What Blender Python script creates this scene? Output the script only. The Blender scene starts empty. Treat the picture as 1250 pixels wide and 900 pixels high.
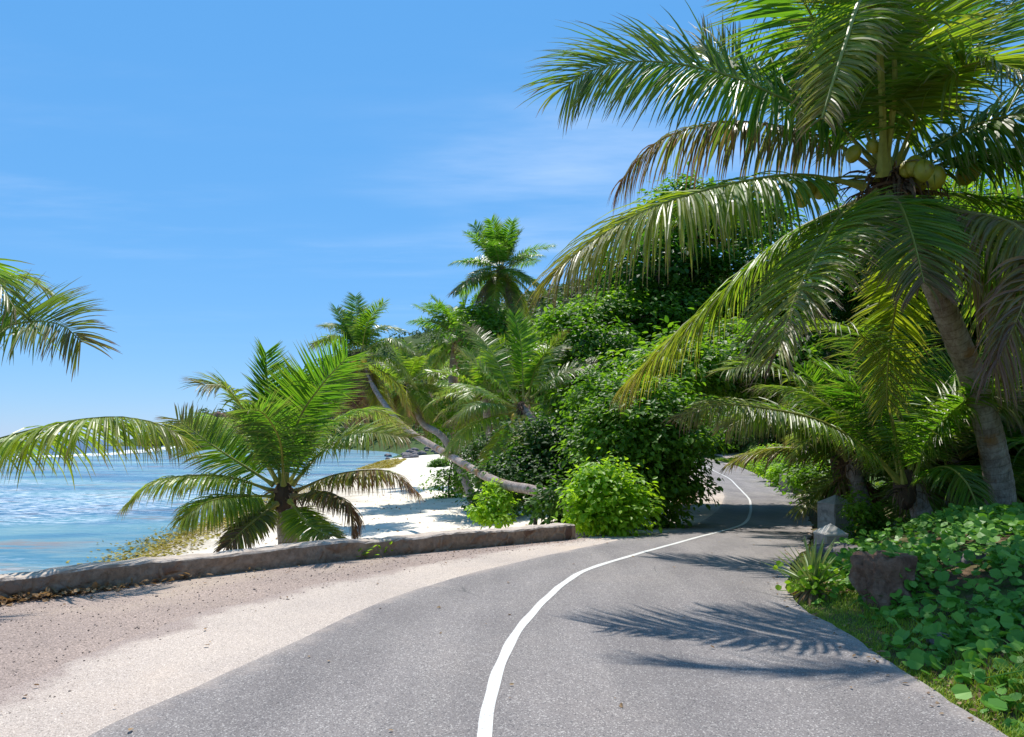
import bpy, math, random
import numpy as np
from mathutils import noise as mnoise, Vector

PI = math.pi
F = 850.0            # focal length in photo pixels (1250 wide)
HOR = 537.0          # horizon row in the photo
CAMH = 1.6
SEA = -2.0
SHX, SHY = 0.08, -0.60      # where a shadow falls per metre of height

scene = bpy.context.scene
COL = scene.collection
U8 = np.array([0.0, 0.0, 1.0])

# ------------------------------------------------------------------ helpers
def P(px, py, d):
    return np.array([(px - 625.0) / F * d, d, CAMH + (HOR - py) / F * d])

def hermite(xs, ys, x):
    xs = np.asarray(xs, float); ys = np.asarray(ys, float); x = np.asarray(x, float)
    h = np.diff(xs); dl = np.diff(ys) / h
    m = np.empty_like(ys); m[0] = dl[0]; m[-1] = dl[-1]
    m[1:-1] = np.where(dl[:-1] * dl[1:] > 0, 2 * dl[:-1] * dl[1:] / (dl[:-1] + dl[1:] + 1e-12), 0)
    i = np.clip(np.searchsorted(xs, x) - 1, 0, len(xs) - 2)
    t = (x - xs[i]) / h[i]
    tc = np.clip(t, 0, 1)
    h00 = 2*tc**3 - 3*tc**2 + 1; h10 = tc**3 - 2*tc**2 + tc
    h01 = -2*tc**3 + 3*tc**2; h11 = tc**3 - tc**2
    r = h00*ys[i] + h10*h[i]*m[i] + h01*ys[i+1] + h11*h[i]*m[i+1]
    r = r + np.where(t < 0, t*h[i]*m[0], 0) + np.where(t > 1, (t-1)*h[i]*m[-1], 0)
    return r

ZY = [-60, 0, 8, 12, 17, 25, 37, 55, 75, 95, 120, 200, 1200]
ZZ = [0, 0, 0, -.14, -.46, -.84, -1.14, -1.18, -.87, -.41, .3, 2.2, 6]
def zr(y):
    return hermite(ZY, ZZ, y)

def G(px, py):
    """point on the road/ground profile seen at a photo pixel"""
    d = 2.0
    while d < 400:
        if CAMH + (HOR - py) / F * d <= float(zr(d)):
            break
        d += 0.02
    return P(px, py, d)

def norm(v):
    return v / np.maximum(np.linalg.norm(v, axis=-1, keepdims=True), 1e-9)

def mesh_obj(name, verts, faces, mats, attrs=None, midx=None, smooth=False, parent=None):
    """verts (N,3); faces: list of int arrays (M,k); attrs: {name: (N,)}; midx: list of arrays/ints per face block"""
    me = bpy.data.meshes.new(name)
    verts = np.asarray(verts, np.float32)
    faces = [np.asarray(f, np.int32) for f in faces if len(f)]
    me.vertices.add(len(verts)); me.vertices.foreach_set('co', verts.ravel())
    nl = sum(f.size for f in faces); nf = sum(len(f) for f in faces)
    me.loops.add(nl); me.polygons.add(nf)
    me.loops.foreach_set('vertex_index', np.concatenate([f.ravel() for f in faces]))
    starts, s = [], 0
    for f in faces:
        k = f.shape[1]; starts.append(s + np.arange(len(f)) * k); s += f.size
    me.polygons.foreach_set('loop_start', np.concatenate(starts).astype(np.int32))
    if midx is not None:
        mi = np.concatenate([np.full(len(f), m) if np.isscalar(m) else np.asarray(m) for f, m in zip(faces, midx)])
        me.polygons.foreach_set('material_index', mi.astype(np.int32))
    me.update(calc_edges=True)
    me.polygons.foreach_set('use_smooth', np.full(nf, bool(smooth)))
    for k, v in (attrs or {}).items():
        a = me.attributes.new(k, 'FLOAT', 'POINT')
        a.data.foreach_set('value', np.asarray(v, np.float32))
    for m in (mats if isinstance(mats, (list, tuple)) else [mats]):
        me.materials.append(m)
    me.validate()
    o = bpy.data.objects.new(name, me); COL.objects.link(o)
    if parent is not None:
        o.parent = parent
    return o

def tag(o, label=None, cat=None, group=None, kind=None):
    if label: o['label'] = label
    if cat: o['category'] = cat
    if group: o['group'] = group
    if kind: o['kind'] = kind
    return o

def thing(name, label, cat, loc, group=None):
    o = bpy.data.objects.new(name, None); COL.objects.link(o)
    o.location = [float(c) for c in loc]
    o.empty_display_size = 0.2
    return tag(o, label, cat, group)

class Geo:
    """collects pieces into one mesh; every piece carries the same attribute names"""
    def __init__(s): s.v = []; s.f = {}; s.m = {}; s.a = {}; s.n = 0
    def add(s, v, faces, m=0, **attrs):
        v = np.asarray(v, float)
        for f in faces:
            f = np.asarray(f, int)
            if not len(f): continue
            k = f.shape[1]
            s.f.setdefault(k, []).append(f + s.n); s.m.setdefault(k, []).append(np.full(len(f), m))
        for k in attrs:
            if k not in s.a: s.a[k] = [np.zeros(s.n)]
        for k in s.a:
            x = attrs.get(k, 0.0)
            s.a[k].append(np.full(len(v), float(x)) if np.isscalar(x) else np.asarray(x, float))
        s.v.append(v); s.n += len(v)
    def build(s, name, mats, parent=None, origin=None, smooth=False):
        v = np.concatenate(s.v)
        if origin is not None: v = v - np.asarray(origin)
        ks = list(s.f)
        return mesh_obj(name, v, [np.concatenate(s.f[k]) for k in ks], mats,
                        {k: np.concatenate(x) for k, x in s.a.items()},
                        [np.concatenate(s.m[k]) for k in ks], smooth, parent)

def curve_pts(ctrl, n):
    """Catmull-Rom through control points, resampled to n points equally spaced"""
    c = np.asarray(ctrl, float)
    if len(c) == 2:
        return c[0] + (c[1]-c[0]) * np.linspace(0, 1, n)[:, None]
    e = np.vstack([2*c[0]-c[1], c, 2*c[-1]-c[-2]])
    out = []
    for i in range(1, len(e)-2):
        p0, p1, p2, p3 = e[i-1], e[i], e[i+1], e[i+2]
        t = np.linspace(0, 1, 14, endpoint=False)[:, None]
        out.append(.5*((2*p1)+(p2-p0)*t+(2*p0-5*p1+4*p2-p3)*t**2+(3*p1-p0-3*p2+p3)*t**3))
    d = np.vstack(out + [c[-1:]])
    s = np.r_[0, np.cumsum(np.linalg.norm(np.diff(d, axis=0), axis=1))]
    x = np.linspace(0, s[-1], n)
    return np.stack([np.interp(x, s, d[:, k]) for k in range(3)], 1)

def tangents(p):
    t = np.gradient(p, axis=0)
    return norm(t)

def tube(p, r, sides=8, rmod=None, closed=True):
    """swept tube; r scalar or per point; rmod(i_array, ang)->multiplier"""
    n = len(p); T = tangents(p); r = np.broadcast_to(np.asarray(r, float), (n,))
    ref = np.array([1.0, 0, 0]) if abs(T[0][0]) < .8 else np.array([0, 1.0, 0])
    A = np.empty((n, 3)); a = ref
    for i in range(n):
        a = a - T[i]*np.dot(a, T[i]); a = a/np.linalg.norm(a); A[i] = a
    B = np.cross(T, A)
    ang = np.linspace(0, 2*PI, sides, endpoint=False)
    R = r[:, None] * (np.ones((n, sides)) if rmod is None else rmod(np.arange(n)[:, None], ang[None, :]))
    v = p[:, None] + R[..., None]*(np.cos(ang)[None, :, None]*A[:, None] + np.sin(ang)[None, :, None]*B[:, None])
    i = np.arange(n-1)[:, None]*sides; j = np.arange(sides)[None, :]; j2 = (j+1) % sides
    f = np.stack([i+j, i+j2, i+sides+j2, i+sides+j], -1).reshape(-1, 4)
    v = v.reshape(-1, 3)
    s = np.r_[0, np.cumsum(np.linalg.norm(np.diff(p, axis=0), axis=1))]
    u = np.repeat(s, sides)
    faces = [f]
    if closed:
        v = np.vstack([v, p[:1], p[-1:]]); u = np.r_[u, 0, s[-1]]
        jj = np.arange(sides)
        faces.append(np.stack([np.full(sides, n*sides), (jj+1) % sides, jj], 1))
        faces.append(np.stack([np.full(sides, n*sides+1), (n-1)*sides+jj, (n-1)*sides+(jj+1) % sides], 1))
    return v, faces, u

# ------------------------------------------------------------------ materials
def new_mat(name):
    m = bpy.data.materials.new(name); m.use_nodes = True
    nt = m.node_tree; nt.nodes.clear()
    out = nt.nodes.new('ShaderNodeOutputMaterial')
    return m, nt, out

def nd(nt, t, ins=None, **props):
    n = nt.nodes.new(t)
    for k, v in props.items(): setattr(n, k, v)
    for k, v in (ins or {}).items():
        sock = n.inputs[k]
        if isinstance(v, bpy.types.NodeSocket): nt.links.new(v, sock)
        else: sock.default_value = v
    return n

def c4(c): return (c[0], c[1], c[2], 1.0)

def mixc(nt, fac, a, b, mode='MIX'):
    n = nt.nodes.new('ShaderNodeMix'); n.data_type = 'RGBA'; n.blend_type = mode
    for sock, v in ((n.inputs[0], fac), (n.inputs[6], a), (n.inputs[7], b)):
        if isinstance(v, bpy.types.NodeSocket): nt.links.new(v, sock)
        elif isinstance(v, (tuple, list)): sock.default_value = c4(v)
        else: sock.default_value = v
    return n.outputs[2]

def mth(nt, op, a, b=0.0, c=None, clamp=False):
    n = nt.nodes.new('ShaderNodeMath'); n.operation = op; n.use_clamp = clamp
    for i, v in enumerate((a, b) if c is None else (a, b, c)):
        if isinstance(v, bpy.types.NodeSocket): nt.links.new(v, n.inputs[i])
        else: n.inputs[i].default_value = v
    return n.outputs[0]

def sstep(nt, x, lo, hi):
    n = nt.nodes.new('ShaderNodeMapRange'); n.interpolation_type = 'SMOOTHSTEP'
    nt.links.new(x, n.inputs[0]); n.inputs[1].default_value = lo; n.inputs[2].default_value = hi
    return n.outputs[0]

def ncoord(nt, scale=(1, 1, 1)):
    tc = nd(nt, 'ShaderNodeTexCoord')
    mp = nd(nt, 'ShaderNodeMapping', {'Vector': tc.outputs['Object'], 'Scale': scale})
    return mp.outputs[0]

def noise(nt, co, scale, detail=4, rough=.55):
    return nd(nt, 'ShaderNodeTexNoise', {'Vector': co, 'Scale': scale, 'Detail': detail, 'Roughness': rough}).outputs['Fac']

def ramp(nt, fac, stops):
    n = nt.nodes.new('ShaderNodeValToRGB'); nt.links.new(fac, n.inputs[0])
    e = n.color_ramp.elements
    while len(e) < len(stops): e.new(.5)
    for el, (p, c) in zip(e, stops): el.position = p; el.color = c4(c)
    return n.outputs[0]

def attr(nt, name):
    return nd(nt, 'ShaderNodeAttribute', attribute_name=name).outputs['Fac']

def bump(nt, h, strength=.5, dist=.02):
    return nd(nt, 'ShaderNodeBump', {'Height': h, 'Strength': strength, 'Distance': dist}).outputs[0]

def princ(nt, out, col, rough=.8, nrm=None, spec=.3):
    ins = {'Base Color': col if isinstance(col, bpy.types.NodeSocket) else c4(col), 'Roughness': rough, 'Specular IOR Level': spec}
    if nrm is not None: ins['Normal'] = nrm
    b = nd(nt, 'ShaderNodeBsdfPrincipled', ins)
    if out is not None: nt.links.new(b.outputs[0], out.inputs[0])
    return b

def leaf_shader(nt, out, col, tcol, tr=.4, rough=.4, spec=.45):
    b = princ(nt, None, col, rough, None, spec)
    t = nd(nt, 'ShaderNodeBsdfTranslucent', {'Color': tcol})
    mx = nd(nt, 'ShaderNodeMixShader', {0: tr, 1: b.outputs[0], 2: t.outputs[0]})
    nt.links.new(mx.outputs[0], out.inputs[0])

def speckle_mat(name, base, dark, light, fine=90, big=.6, rough=.9, bstr=.35, warm=None, edge=None):
    m, nt, out = new_mat(name)
    co = ncoord(nt)
    n1 = noise(nt, co, fine, 2, .7)
    vor = nd(nt, 'ShaderNodeTexVoronoi', {'Vector': co, 'Scale': fine*1.3}).outputs['Color']
    vs = nd(nt, 'ShaderNodeSeparateColor', {0: vor}).outputs[0]
    c = mixc(nt, sstep(nt, n1, .38, .66), dark, light)
    c = mixc(nt, .45, c, base)
    c = mixc(nt, mth(nt, 'MULTIPLY', sstep(nt, vs, .78, .98), .75), c, tuple(x*.32 for x in base))
    c = mixc(nt, mth(nt, 'MULTIPLY', sstep(nt, vs, .22, .02), .6), c, tuple(min(.85, x*1.9) for x in base))
    n2 = noise(nt, co, big, 5, .6)
    c = mixc(nt, 1.0, c, ramp(nt, n2, [(.25, (.78, .78, .8)), (.75, (1.15, 1.13, 1.1))]), 'MULTIPLY')
    if warm:
        n3 = noise(nt, co, big*.6, 6, .65)
        c = mixc(nt, mth(nt, 'MULTIPLY', sstep(nt, n3, .48, .7), .7), c, warm)
    if edge:
        ac = attr(nt, 'across'); ne = noise(nt, co, 1.3, 7, .65)
        fe = sstep(nt, mth(nt, 'ADD', ac, mth(nt, 'MULTIPLY', mth(nt, 'SUBTRACT', ne, .5), .8)), .22, .0)
        grit = mixc(nt, sstep(nt, n1, .38, .66), edge[0], edge[1])
        grit = mixc(nt, mth(nt, 'MULTIPLY', sstep(nt, vs, .78, .98), .75), grit, (.1, .08, .07))
        c = mixc(nt, fe, c, grit)
    princ(nt, out, c, rough, bump(nt, mth(nt, 'ADD', n1, mth(nt, 'MULTIPLY', vs, .6)), bstr, .01), .25)
    return m

M = {}
def build_materials():
    # asphalt with long wear streaks
    m, nt, out = new_mat('asphalt'); co = ncoord(nt)
    n1 = noise(nt, co, 130, 3, .8)
    vor = nd(nt, 'ShaderNodeTexVoronoi', {'Vector': co, 'Scale': 125.0}).outputs['Color']
    vs = nd(nt, 'ShaderNodeSeparateColor', {0: vor})
    c = mixc(nt, sstep(nt, n1, .35, .68), (.15, .134, .130), (.27, .246, .236))
    c = mixc(nt, mth(nt, 'MULTIPLY', sstep(nt, vs.outputs[0], .8, 1.0), .8), c, (.06, .06, .065))
    c = mixc(nt, mth(nt, 'MULTIPLY', sstep(nt, vs.outputs[1], .8, 1.0), .7), c, (.5, .47, .44))
    n2 = noise(nt, co, .35, 6, .62)
    c = mixc(nt, 1.0, c, ramp(nt, n2, [(.28, (.8, .79, .81)), (.5, (1, 1, 1)), (.75, (1.2, 1.17, 1.13))]), 'MULTIPLY')
    n4 = noise(nt, ncoord(nt, (1.6, .12, 1)), 1.2, 5, .6)
    c = mixc(nt, 1.0, c, ramp(nt, n4, [(.3, (.84, .83, .83)), (.7, (1.12, 1.1, 1.07))]), 'MULTIPLY')
    ac = attr(nt, 'across')
    trk = nd(nt, 'ShaderNodeMapRange', {0: mth(nt, 'COSINE', mth(nt, 'MULTIPLY', ac, 25.1)), 1: -1.0, 2: 1.0, 3: .9, 4: 1.1}).outputs[0]
    c = mixc(nt, mth(nt, 'MULTIPLY', noise(nt, co, .8, 3), 1.0), c, mixc(nt, 1.0, c, nd(nt, 'ShaderNodeCombineColor', {0: trk, 1: trk, 2: trk}).outputs[0], 'MULTIPLY'))
    sp2 = noise(nt, co, 1.7, 6, .7)
    c = mixc(nt, mth(nt, 'MULTIPLY', sstep(nt, sp2, .6, .75), .4), c, (.095, .088, .09))
    c = mixc(nt, mth(nt, 'MULTIPLY', sstep(nt, sp2, .38, .25), .35), c, (.38, .35, .33))
    edge_ = mth(nt, 'ADD', sstep(nt, mth(nt, 'ADD', ac, mth(nt, 'MULTIPLY', mth(nt, 'SUBTRACT', sp2, .5), .25)), .05, -.03), sstep(nt, mth(nt, 'ADD', ac, mth(nt, 'MULTIPLY', mth(nt, 'SUBTRACT', sp2, .5), .2)), .95, 1.02), clamp=True)
    c = mixc(nt, mth(nt, 'MULTIPLY', edge_, .6), c, (.40, .33, .28))
    # hairline cracks
    vc = nd(nt, 'ShaderNodeTexVoronoi', {'Vector': mixc(nt, .12, co, nd(nt, 'ShaderNodeTexNoise', {'Vector': co, 'Scale': 2.0, 'Detail': 5.0}).outputs['Color']), 'Scale': .5}, feature='DISTANCE_TO_EDGE').outputs['Distance']
    crk = mth(nt, 'MULTIPLY', sstep(nt, vc, .006, .0), sstep(nt, noise(nt, co, .5, 2), .5, .62))
    c = mixc(nt, mth(nt, 'MULTIPLY', crk, .6), c, (.06, .06, .06))
    princ(nt, out, c, .85, bump(nt, mth(nt, 'ADD', n1, vs.outputs[0]), .35, .008), .3); M['asphalt'] = m

    M['layby'] = speckle_mat('coarse_gravel_tar', (.33, .255, .215), (.21, .16, .14), (.47, .38, .33), 75, .5, .95, .6, (.5, .4, .3))
    m = speckle_mat('pale_concrete', (.47, .395, .335), (.40, .33, .28), (.56, .48, .42), 130, .45, .92, .3, (.56, .44, .34), ((.25, .19, .165), (.46, .37, .32))); M['concrete_strip'] = m
    # paint
    m, nt, out = new_mat('road_paint'); co = ncoord(nt)
    n1 = noise(nt, co, 60, 4, .7)
    c = mixc(nt, mth(nt, 'MULTIPLY', sstep(nt, n1, .52, .66), .75), (.60, .585, .55), (.27, .255, .245))
    princ(nt, out, c, .7, bump(nt, n1, .3, .004)); M['paint'] = m
    # sand
    m, nt, out = new_mat('coral_sand'); co = ncoord(nt)
    n1 = noise(nt, co, 1.2, 8, .62); n2 = noise(nt, co, 9, 5, .7)
    c = ramp(nt, n1, [(.25, (.62, .52, .40)), (.5, (.78, .70, .58)), (.7, (.82, .76, .66))])
    c = mixc(nt, mth(nt, 'MULTIPLY', sstep(nt, n2, .62, .72), .75), c, (.34, .24, .15))
    z = nd(nt, 'ShaderNodeSeparateXYZ', {0: nd(nt, 'ShaderNodeNewGeometry').outputs['Position']}).outputs[2]
    wet = sstep(nt, z, SEA+.28, SEA+.02)
    c = mixc(nt, mth(nt, 'MULTIPLY', wet, .75), c, (.34, .28, .2))
    princ(nt, out, c, .9, bump(nt, mth(nt, 'ADD', n1, mth(nt, 'MULTIPLY', n2, .25)), .9, .12), .2); M['sand'] = m
    # soil / grass ground
    m, nt, out = new_mat('soil_and_turf'); co = ncoord(nt)
    n1 = noise(nt, co, .8, 8, .65); n2 = noise(nt, co, 14, 6, .7)
    c = mixc(nt, sstep(nt, n1, .42, .58), (.16, .10, .065), (.08, .11, .028))
    c = mixc(nt, sstep(nt, n2, .45, .7), c, (.14, .095, .06))
    y = nd(nt, 'ShaderNodeSeparateXYZ', {0: nd(nt, 'ShaderNodeNewGeometry').outputs['Position']}).outputs[1]
    c = mixc(nt, sstep(nt, y, 24., 40.), c, mixc(nt, n1, (.03, .06, .014), (.075, .12, .025)))
    princ(nt, out, c, .95, bump(nt, n2, .8, .04), .15); M['soil'] = m
    # red earth
    M['earth'] = speckle_mat('red_earth', (.36, .22, .14), (.25, .14, .09), (.46, .31, .21), 30, .7, .95, .6)
    # drive
    M['drive'] = speckle_mat('pink_gravel', (.42, .33, .29), (.32, .25, .22), (.5, .42, .38), 30, .7, .95, .4)
    # water
    m, nt, out = new_mat('lagoon_water'); co = ncoord(nt)
    pos = nd(nt, 'ShaderNodeNewGeometry').outputs['Position']
    sp = nd(nt, 'ShaderNodeSeparateXYZ', {0: pos})
    s = mth(nt, 'ADD', mth(nt, 'MULTIPLY', mth(nt, 'ADD', sp.outputs[0], 94.0), .951), mth(nt, 'MULTIPLY', mth(nt, 'ADD', sp.outputs[1], -127.0), .308))
    nb = noise(nt, ncoord(nt, (.055, .13, 1)), 1.0, 6, .6)
    nb2 = noise(nt, ncoord(nt, (.22, .6, 1)), 1.0, 6, .65)
    lag = ramp(nt, nb, [(.34, (.022, .095, .185)), (.45, (.045, .155, .25)), (.54, (.09, .235, .29)), (.68, (.19, .32, .33))])
    near = sstep(nt, sp.outputs[1], 34., 15.)
    lag = mixc(nt, mth(nt, 'MULTIPLY', near, .75), lag, mixc(nt, sstep(nt, nb2, .4, .62), (.06, .20, .25), (.30, .38, .31)))
    br = mth(nt, 'MULTIPLY', sstep(nt, nb2, .5, .6), sstep(nt, noise(nt, ncoord(nt, (.09, .1, 1)), 1.0, 4), .48, .56))
    lag = mixc(nt, mth(nt, 'MULTIPLY', br, .6), lag, (.24, .13, .085))
    deep = sstep(nt, s, 3., -8.)
    c = mixc(nt, deep, lag, (.004, .045, .13))
    # small broken wavelets, their white sun glitter painted into the water colour
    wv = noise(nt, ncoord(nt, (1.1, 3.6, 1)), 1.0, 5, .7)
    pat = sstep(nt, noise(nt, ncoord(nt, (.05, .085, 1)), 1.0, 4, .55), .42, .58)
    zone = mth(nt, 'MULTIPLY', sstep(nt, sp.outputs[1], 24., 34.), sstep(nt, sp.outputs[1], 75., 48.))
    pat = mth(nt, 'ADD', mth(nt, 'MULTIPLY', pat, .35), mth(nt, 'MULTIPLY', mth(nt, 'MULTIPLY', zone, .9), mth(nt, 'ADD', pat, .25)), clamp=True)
    foam_glitter = mth(nt, 'MULTIPLY', sstep(nt, wv, .49, .57), pat)
    c = mixc(nt, mth(nt, 'MULTIPLY', foam_glitter, .8), c, (.75, .78, .82))
    h = mth(nt, 'ADD', noise(nt, ncoord(nt, (1.0, 2.6, 1)), 1.0, 6, .6), mth(nt, 'MULTIPLY', noise(nt, ncoord(nt, (.2, .5, 1)), 1.0, 3), 1.5))
    nb_ = bump(nt, h, .6, .25)
    df = nd(nt, 'ShaderNodeBsdfDiffuse', {'Color': c, 'Normal': nb_}); gl = nd(nt, 'ShaderNodeBsdfGlossy', {'Color': (1, 1, 1, 1), 'Roughness': .18, 'Normal': nb_})
    fr = mth(nt, 'MINIMUM', nd(nt, 'ShaderNodeFresnel', {'IOR': 1.33, 'Normal': nb_}).outputs[0], .3)
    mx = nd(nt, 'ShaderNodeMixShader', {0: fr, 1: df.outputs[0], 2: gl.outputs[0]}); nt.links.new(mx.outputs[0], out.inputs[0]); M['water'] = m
    m, nt, out = new_mat('surf_foam'); co = ncoord(nt)
    princ(nt, out, ramp(nt, noise(nt, co, .8, 5), [(.3, (.66, .7, .74)), (.6, (.85, .86, .87))]), .9); M['foam_glitter'] = m
    # palm leaf: attributes u (along leaflet), rnd, hue (yellowing and painted backlit glow), dry
    m, nt, out = new_mat('palm_leaf')
    u = attr(nt, 'u'); r = attr(nt, 'rnd'); hue = attr(nt, 'hue'); dry = attr(nt, 'dry')
    c = mixc(nt, r, (.042, .115, .016), (.125, .25, .026))
    c = mixc(nt, hue, c, (.34, .36, .028))
    tipd = mth(nt, 'MULTIPLY', sstep(nt, u, .62, 1.02), .8)
    dd = mth(nt, 'ADD', dry, mth(nt, 'MULTIPLY', tipd, mth(nt, 'ADD', mth(nt, 'MULTIPLY', r, .7), .45)), clamp=True)
    t = mixc(nt, dd, mixc(nt, hue, mixc(nt, r, (.15, .42, .014), (.30, .60, .025)), (.78, .78, .03)), (.24, .13, .06))
    c = mixc(nt, dd, c, mixc(nt, r, (.17, .08, .045), (.38, .22, .14)))
    leaf_shader(nt, out, c, t, .44, .42, .42); M['palm_leaf'] = m
    m, nt, out = new_mat('palm_rachis')
    hue = attr(nt, 'hue'); dry = attr(nt, 'dry'); co = ncoord(nt)
    c = mixc(nt, hue, (.20, .24, .045), (.42, .36, .06))
    c = mixc(nt, dry, c, (.20, .11, .06))
    c = mixc(nt, 1.0, c, ramp(nt, noise(nt, co, 12, 4), [(.3, (.75, .75, .75)), (.7, (1.15, 1.15, 1.15))]), 'MULTIPLY')
    princ(nt, out, c, .5); M['rachis'] = m
    # palm trunk
    m, nt, out = new_mat('palm_bark'); co = ncoord(nt)
    u = attr(nt, 'u')
    n1 = noise(nt, co, 5, 8, .7); n2 = noise(nt, co, 1.6, 5, .6)
    ring = mth(nt, 'FRACT', mth(nt, 'MULTIPLY', mth(nt, 'ADD', u, mth(nt, 'MULTIPLY', n2, .05)), 8.5))
    n3 = noise(nt, ncoord(nt, (1, 1, .3)), 28, 6, .75)
    c = ramp(nt, mth(nt, 'ADD', mth(nt, 'MULTIPLY', n1, .55), mth(nt, 'MULTIPLY', n3, .45)), [(.36, (.17, .12, .095)), (.5, (.40, .31, .26)), (.64, (.62, .53, .47))])
    c = mixc(nt, mth(nt, 'MULTIPLY', sstep(nt, n2, .56, .66), .75), c, (.36, .17, .045))
    c = mixc(nt, mth(nt, 'MULTIPLY', sstep(nt, ring, .2, .0), .4), c, (.07, .05, .04))
    princ(nt, out, c, .9, bump(nt, mth(nt, 'ADD', mth(nt, 'ADD', n1, n3), mth(nt, 'MULTIPLY', ring, .5)), .9, .035), .2); M['palm_bark'] = m
    m, nt, out = new_mat('palm_fibre'); co = ncoord(nt)
    c = mixc(nt, attr(nt, 'rnd'), (.055, .032, .02), (.24, .15, .085))
    princ(nt, out, c, .95); M['fibre'] = m
    for key, g in (('coconut', ((.20, .21, .015), (.48, .42, .03))), ('coconut_yellow', ((.5, .3, .03), (.6, .42, .06)))):
        m, nt, out = new_mat('husk_' + key); co = ncoord(nt)
        c = mixc(nt, noise(nt, co, 9, 4), g[0], g[1])
        princ(nt, out, c, .4, None, .5); M[key] = m
    # broad leaves: several kinds
    def bleaf(key, a, b, ta, tb, tr=.38, rough=.42):
        m, nt, out = new_mat(key); r = attr(nt, 'rnd')
        c = mixc(nt, r, a, b); t = mixc(nt, r, ta, tb)
        leaf_shader(nt, out, c, t, tr, rough+.08, .28); M[key] = m
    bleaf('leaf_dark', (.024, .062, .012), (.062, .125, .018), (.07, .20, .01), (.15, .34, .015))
    bleaf('leaf_mid', (.026, .08, .010), (.155, .275, .022), (.09, .30, .01), (.36, .64, .02), .42)
    bleaf('leaf_bright', (.12, .27, .010), (.28, .44, .022), (.36, .70, .012), (.62, .86, .03), .44)
    bleaf('leaf_vine', (.07, .22, .026), (.19, .40, .05), (.09, .30, .02), (.22, .46, .03), .3, .38)
    bleaf('leaf_grass', (.13, .28, .02), (.36, .42, .045), (.2, .38, .02), (.4, .5, .04))
    bleaf('leaf_forest', (.022, .06, .016), (.08, .135, .03), (.06, .16, .02), (.16, .26, .03), .25, .6)
    bleaf('leaf_agave', (.13, .22, .06), (.32, .36, .12), (.2, .35, .05), (.4, .45, .1), .2, .4)
    bleaf('leaf_dead', (.16, .085, .04), (.42, .28, .15), (.3, .16, .05), (.5, .3, .1), .2, .8)
    bleaf('weed_yellow', (.22, .17, .02), (.42, .34, .04), (.3, .25, .02), (.5, .4, .05), .2, .6)
    # barks, stones
    m, nt, out = new_mat('bark'); co = ncoord(nt, (1, 1, .35))
    n1 = noise(nt, co, 9, 8, .7)
    princ(nt, out, ramp(nt, n1, [(.3, (.05, .035, .025)), (.7, (.2, .15, .11))]), .95, bump(nt, n1, .8, .05)); M['bark'] = m
    def stone(key, a, b, lich, sc=4.0, bs=.8):
        m, nt, out = new_mat(key); co = ncoord(nt)
        n1 = noise(nt, co, sc, 10, .7); n2 = noise(nt, co, sc*.45, 5, .6); n3 = noise(nt, co, sc*12, 3, .7)
        c = ramp(nt, n1, [(.3, a), (.7, b)])
        c = mixc(nt, mth(nt, 'MULTIPLY', sstep(nt, n2, .55, .66), .7), c, lich)
        c = mixc(nt, mth(nt, 'MULTIPLY', sstep(nt, n3, .55, .75), .35), c, (.05, .045, .04))
        princ(nt, out, c, .92, bump(nt, mth(nt, 'ADD', n1, mth(nt, 'MULTIPLY', n3, .3)), bs, .05), .2); M[key] = m
    stone('rock_brown', (.11, .052, .032), (.40, .225, .14), (.33, .25, .19), 7, 1.0)
    stone('rock_grey', (.09, .075, .075), (.27, .235, .23), (.20, .27, .31), 5)
    stone('rock_red', (.12, .06, .045), (.30, .17, .13), (.35, .27, .24), .25, .4)
    stone('rock_sandy', (.40, .33, .26), (.62, .55, .46), (.5, .45, .4), 6)
    stone('old_concrete', (.26, .22, .19), (.50, .44, .39), (.13, .115, .10), 7, .4)
    stone('white_concrete', (.40, .37, .34), (.62, .58, .53), (.24, .21, .19), 9, .3)
    # masonry of the low wall
    m, nt, out = new_mat('rubble_masonry'); co = ncoord(nt)
    wob = nd(nt, 'ShaderNodeTexNoise', {'Vector': co, 'Scale': 3.0, 'Detail': 4.0}).outputs['Color']
    cw = mixc(nt, .1, co, wob)
    v1 = nd(nt, 'ShaderNodeTexVoronoi', {'Vector': cw, 'Scale': 4.6}, feature='DISTANCE_TO_EDGE').outputs['Distance']
    v2 = nd(nt, 'ShaderNodeTexVoronoi', {'Vector': cw, 'Scale': 4.6}).outputs['Color']
    sc_ = nd(nt, 'ShaderNodeSeparateColor', {0: v2}).outputs[0]
    n1 = noise(nt, co, 14, 8, .7)
    st = ramp(nt, sc_, [(.1, (.15, .085, .06)), (.4, (.30, .18, .115)), (.65, (.23, .17, .135)), (.9, (.38, .25, .16))])
    st = mixc(nt, mth(nt, 'MULTIPLY', n1, .4), st, (.14, .1, .08))
    mort = ramp(nt, n1, [(.3, (.19, .135, .095)), (.7, (.42, .31, .225))])
    f_ = mth(nt, 'MULTIPLY', sstep(nt, v1, .02, .16), sstep(nt, noise(nt, co, 2.2, 5), .46, .62))
    face = mixc(nt, f_, mort, st)
    nz = nd(nt, 'ShaderNodeSeparateXYZ', {0: nd(nt, 'ShaderNodeNewGeometry').outputs['True Normal']}).outputs[2]
    topc = ramp(nt, noise(nt, co, 6, 8, .7), [(.3, (.33, .265, .22)), (.5, (.49, .41, .345)), (.75, (.60, .52, .45))])
    c = mixc(nt, sstep(nt, nz, .35, .8), face, topc)
    princ(nt, out, c, .95, bump(nt, mth(nt, 'ADD', n1, mth(nt, 'MULTIPLY', f_, 1.2)), .8, .03), .2); M['masonry'] = m
build_materials()

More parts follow.
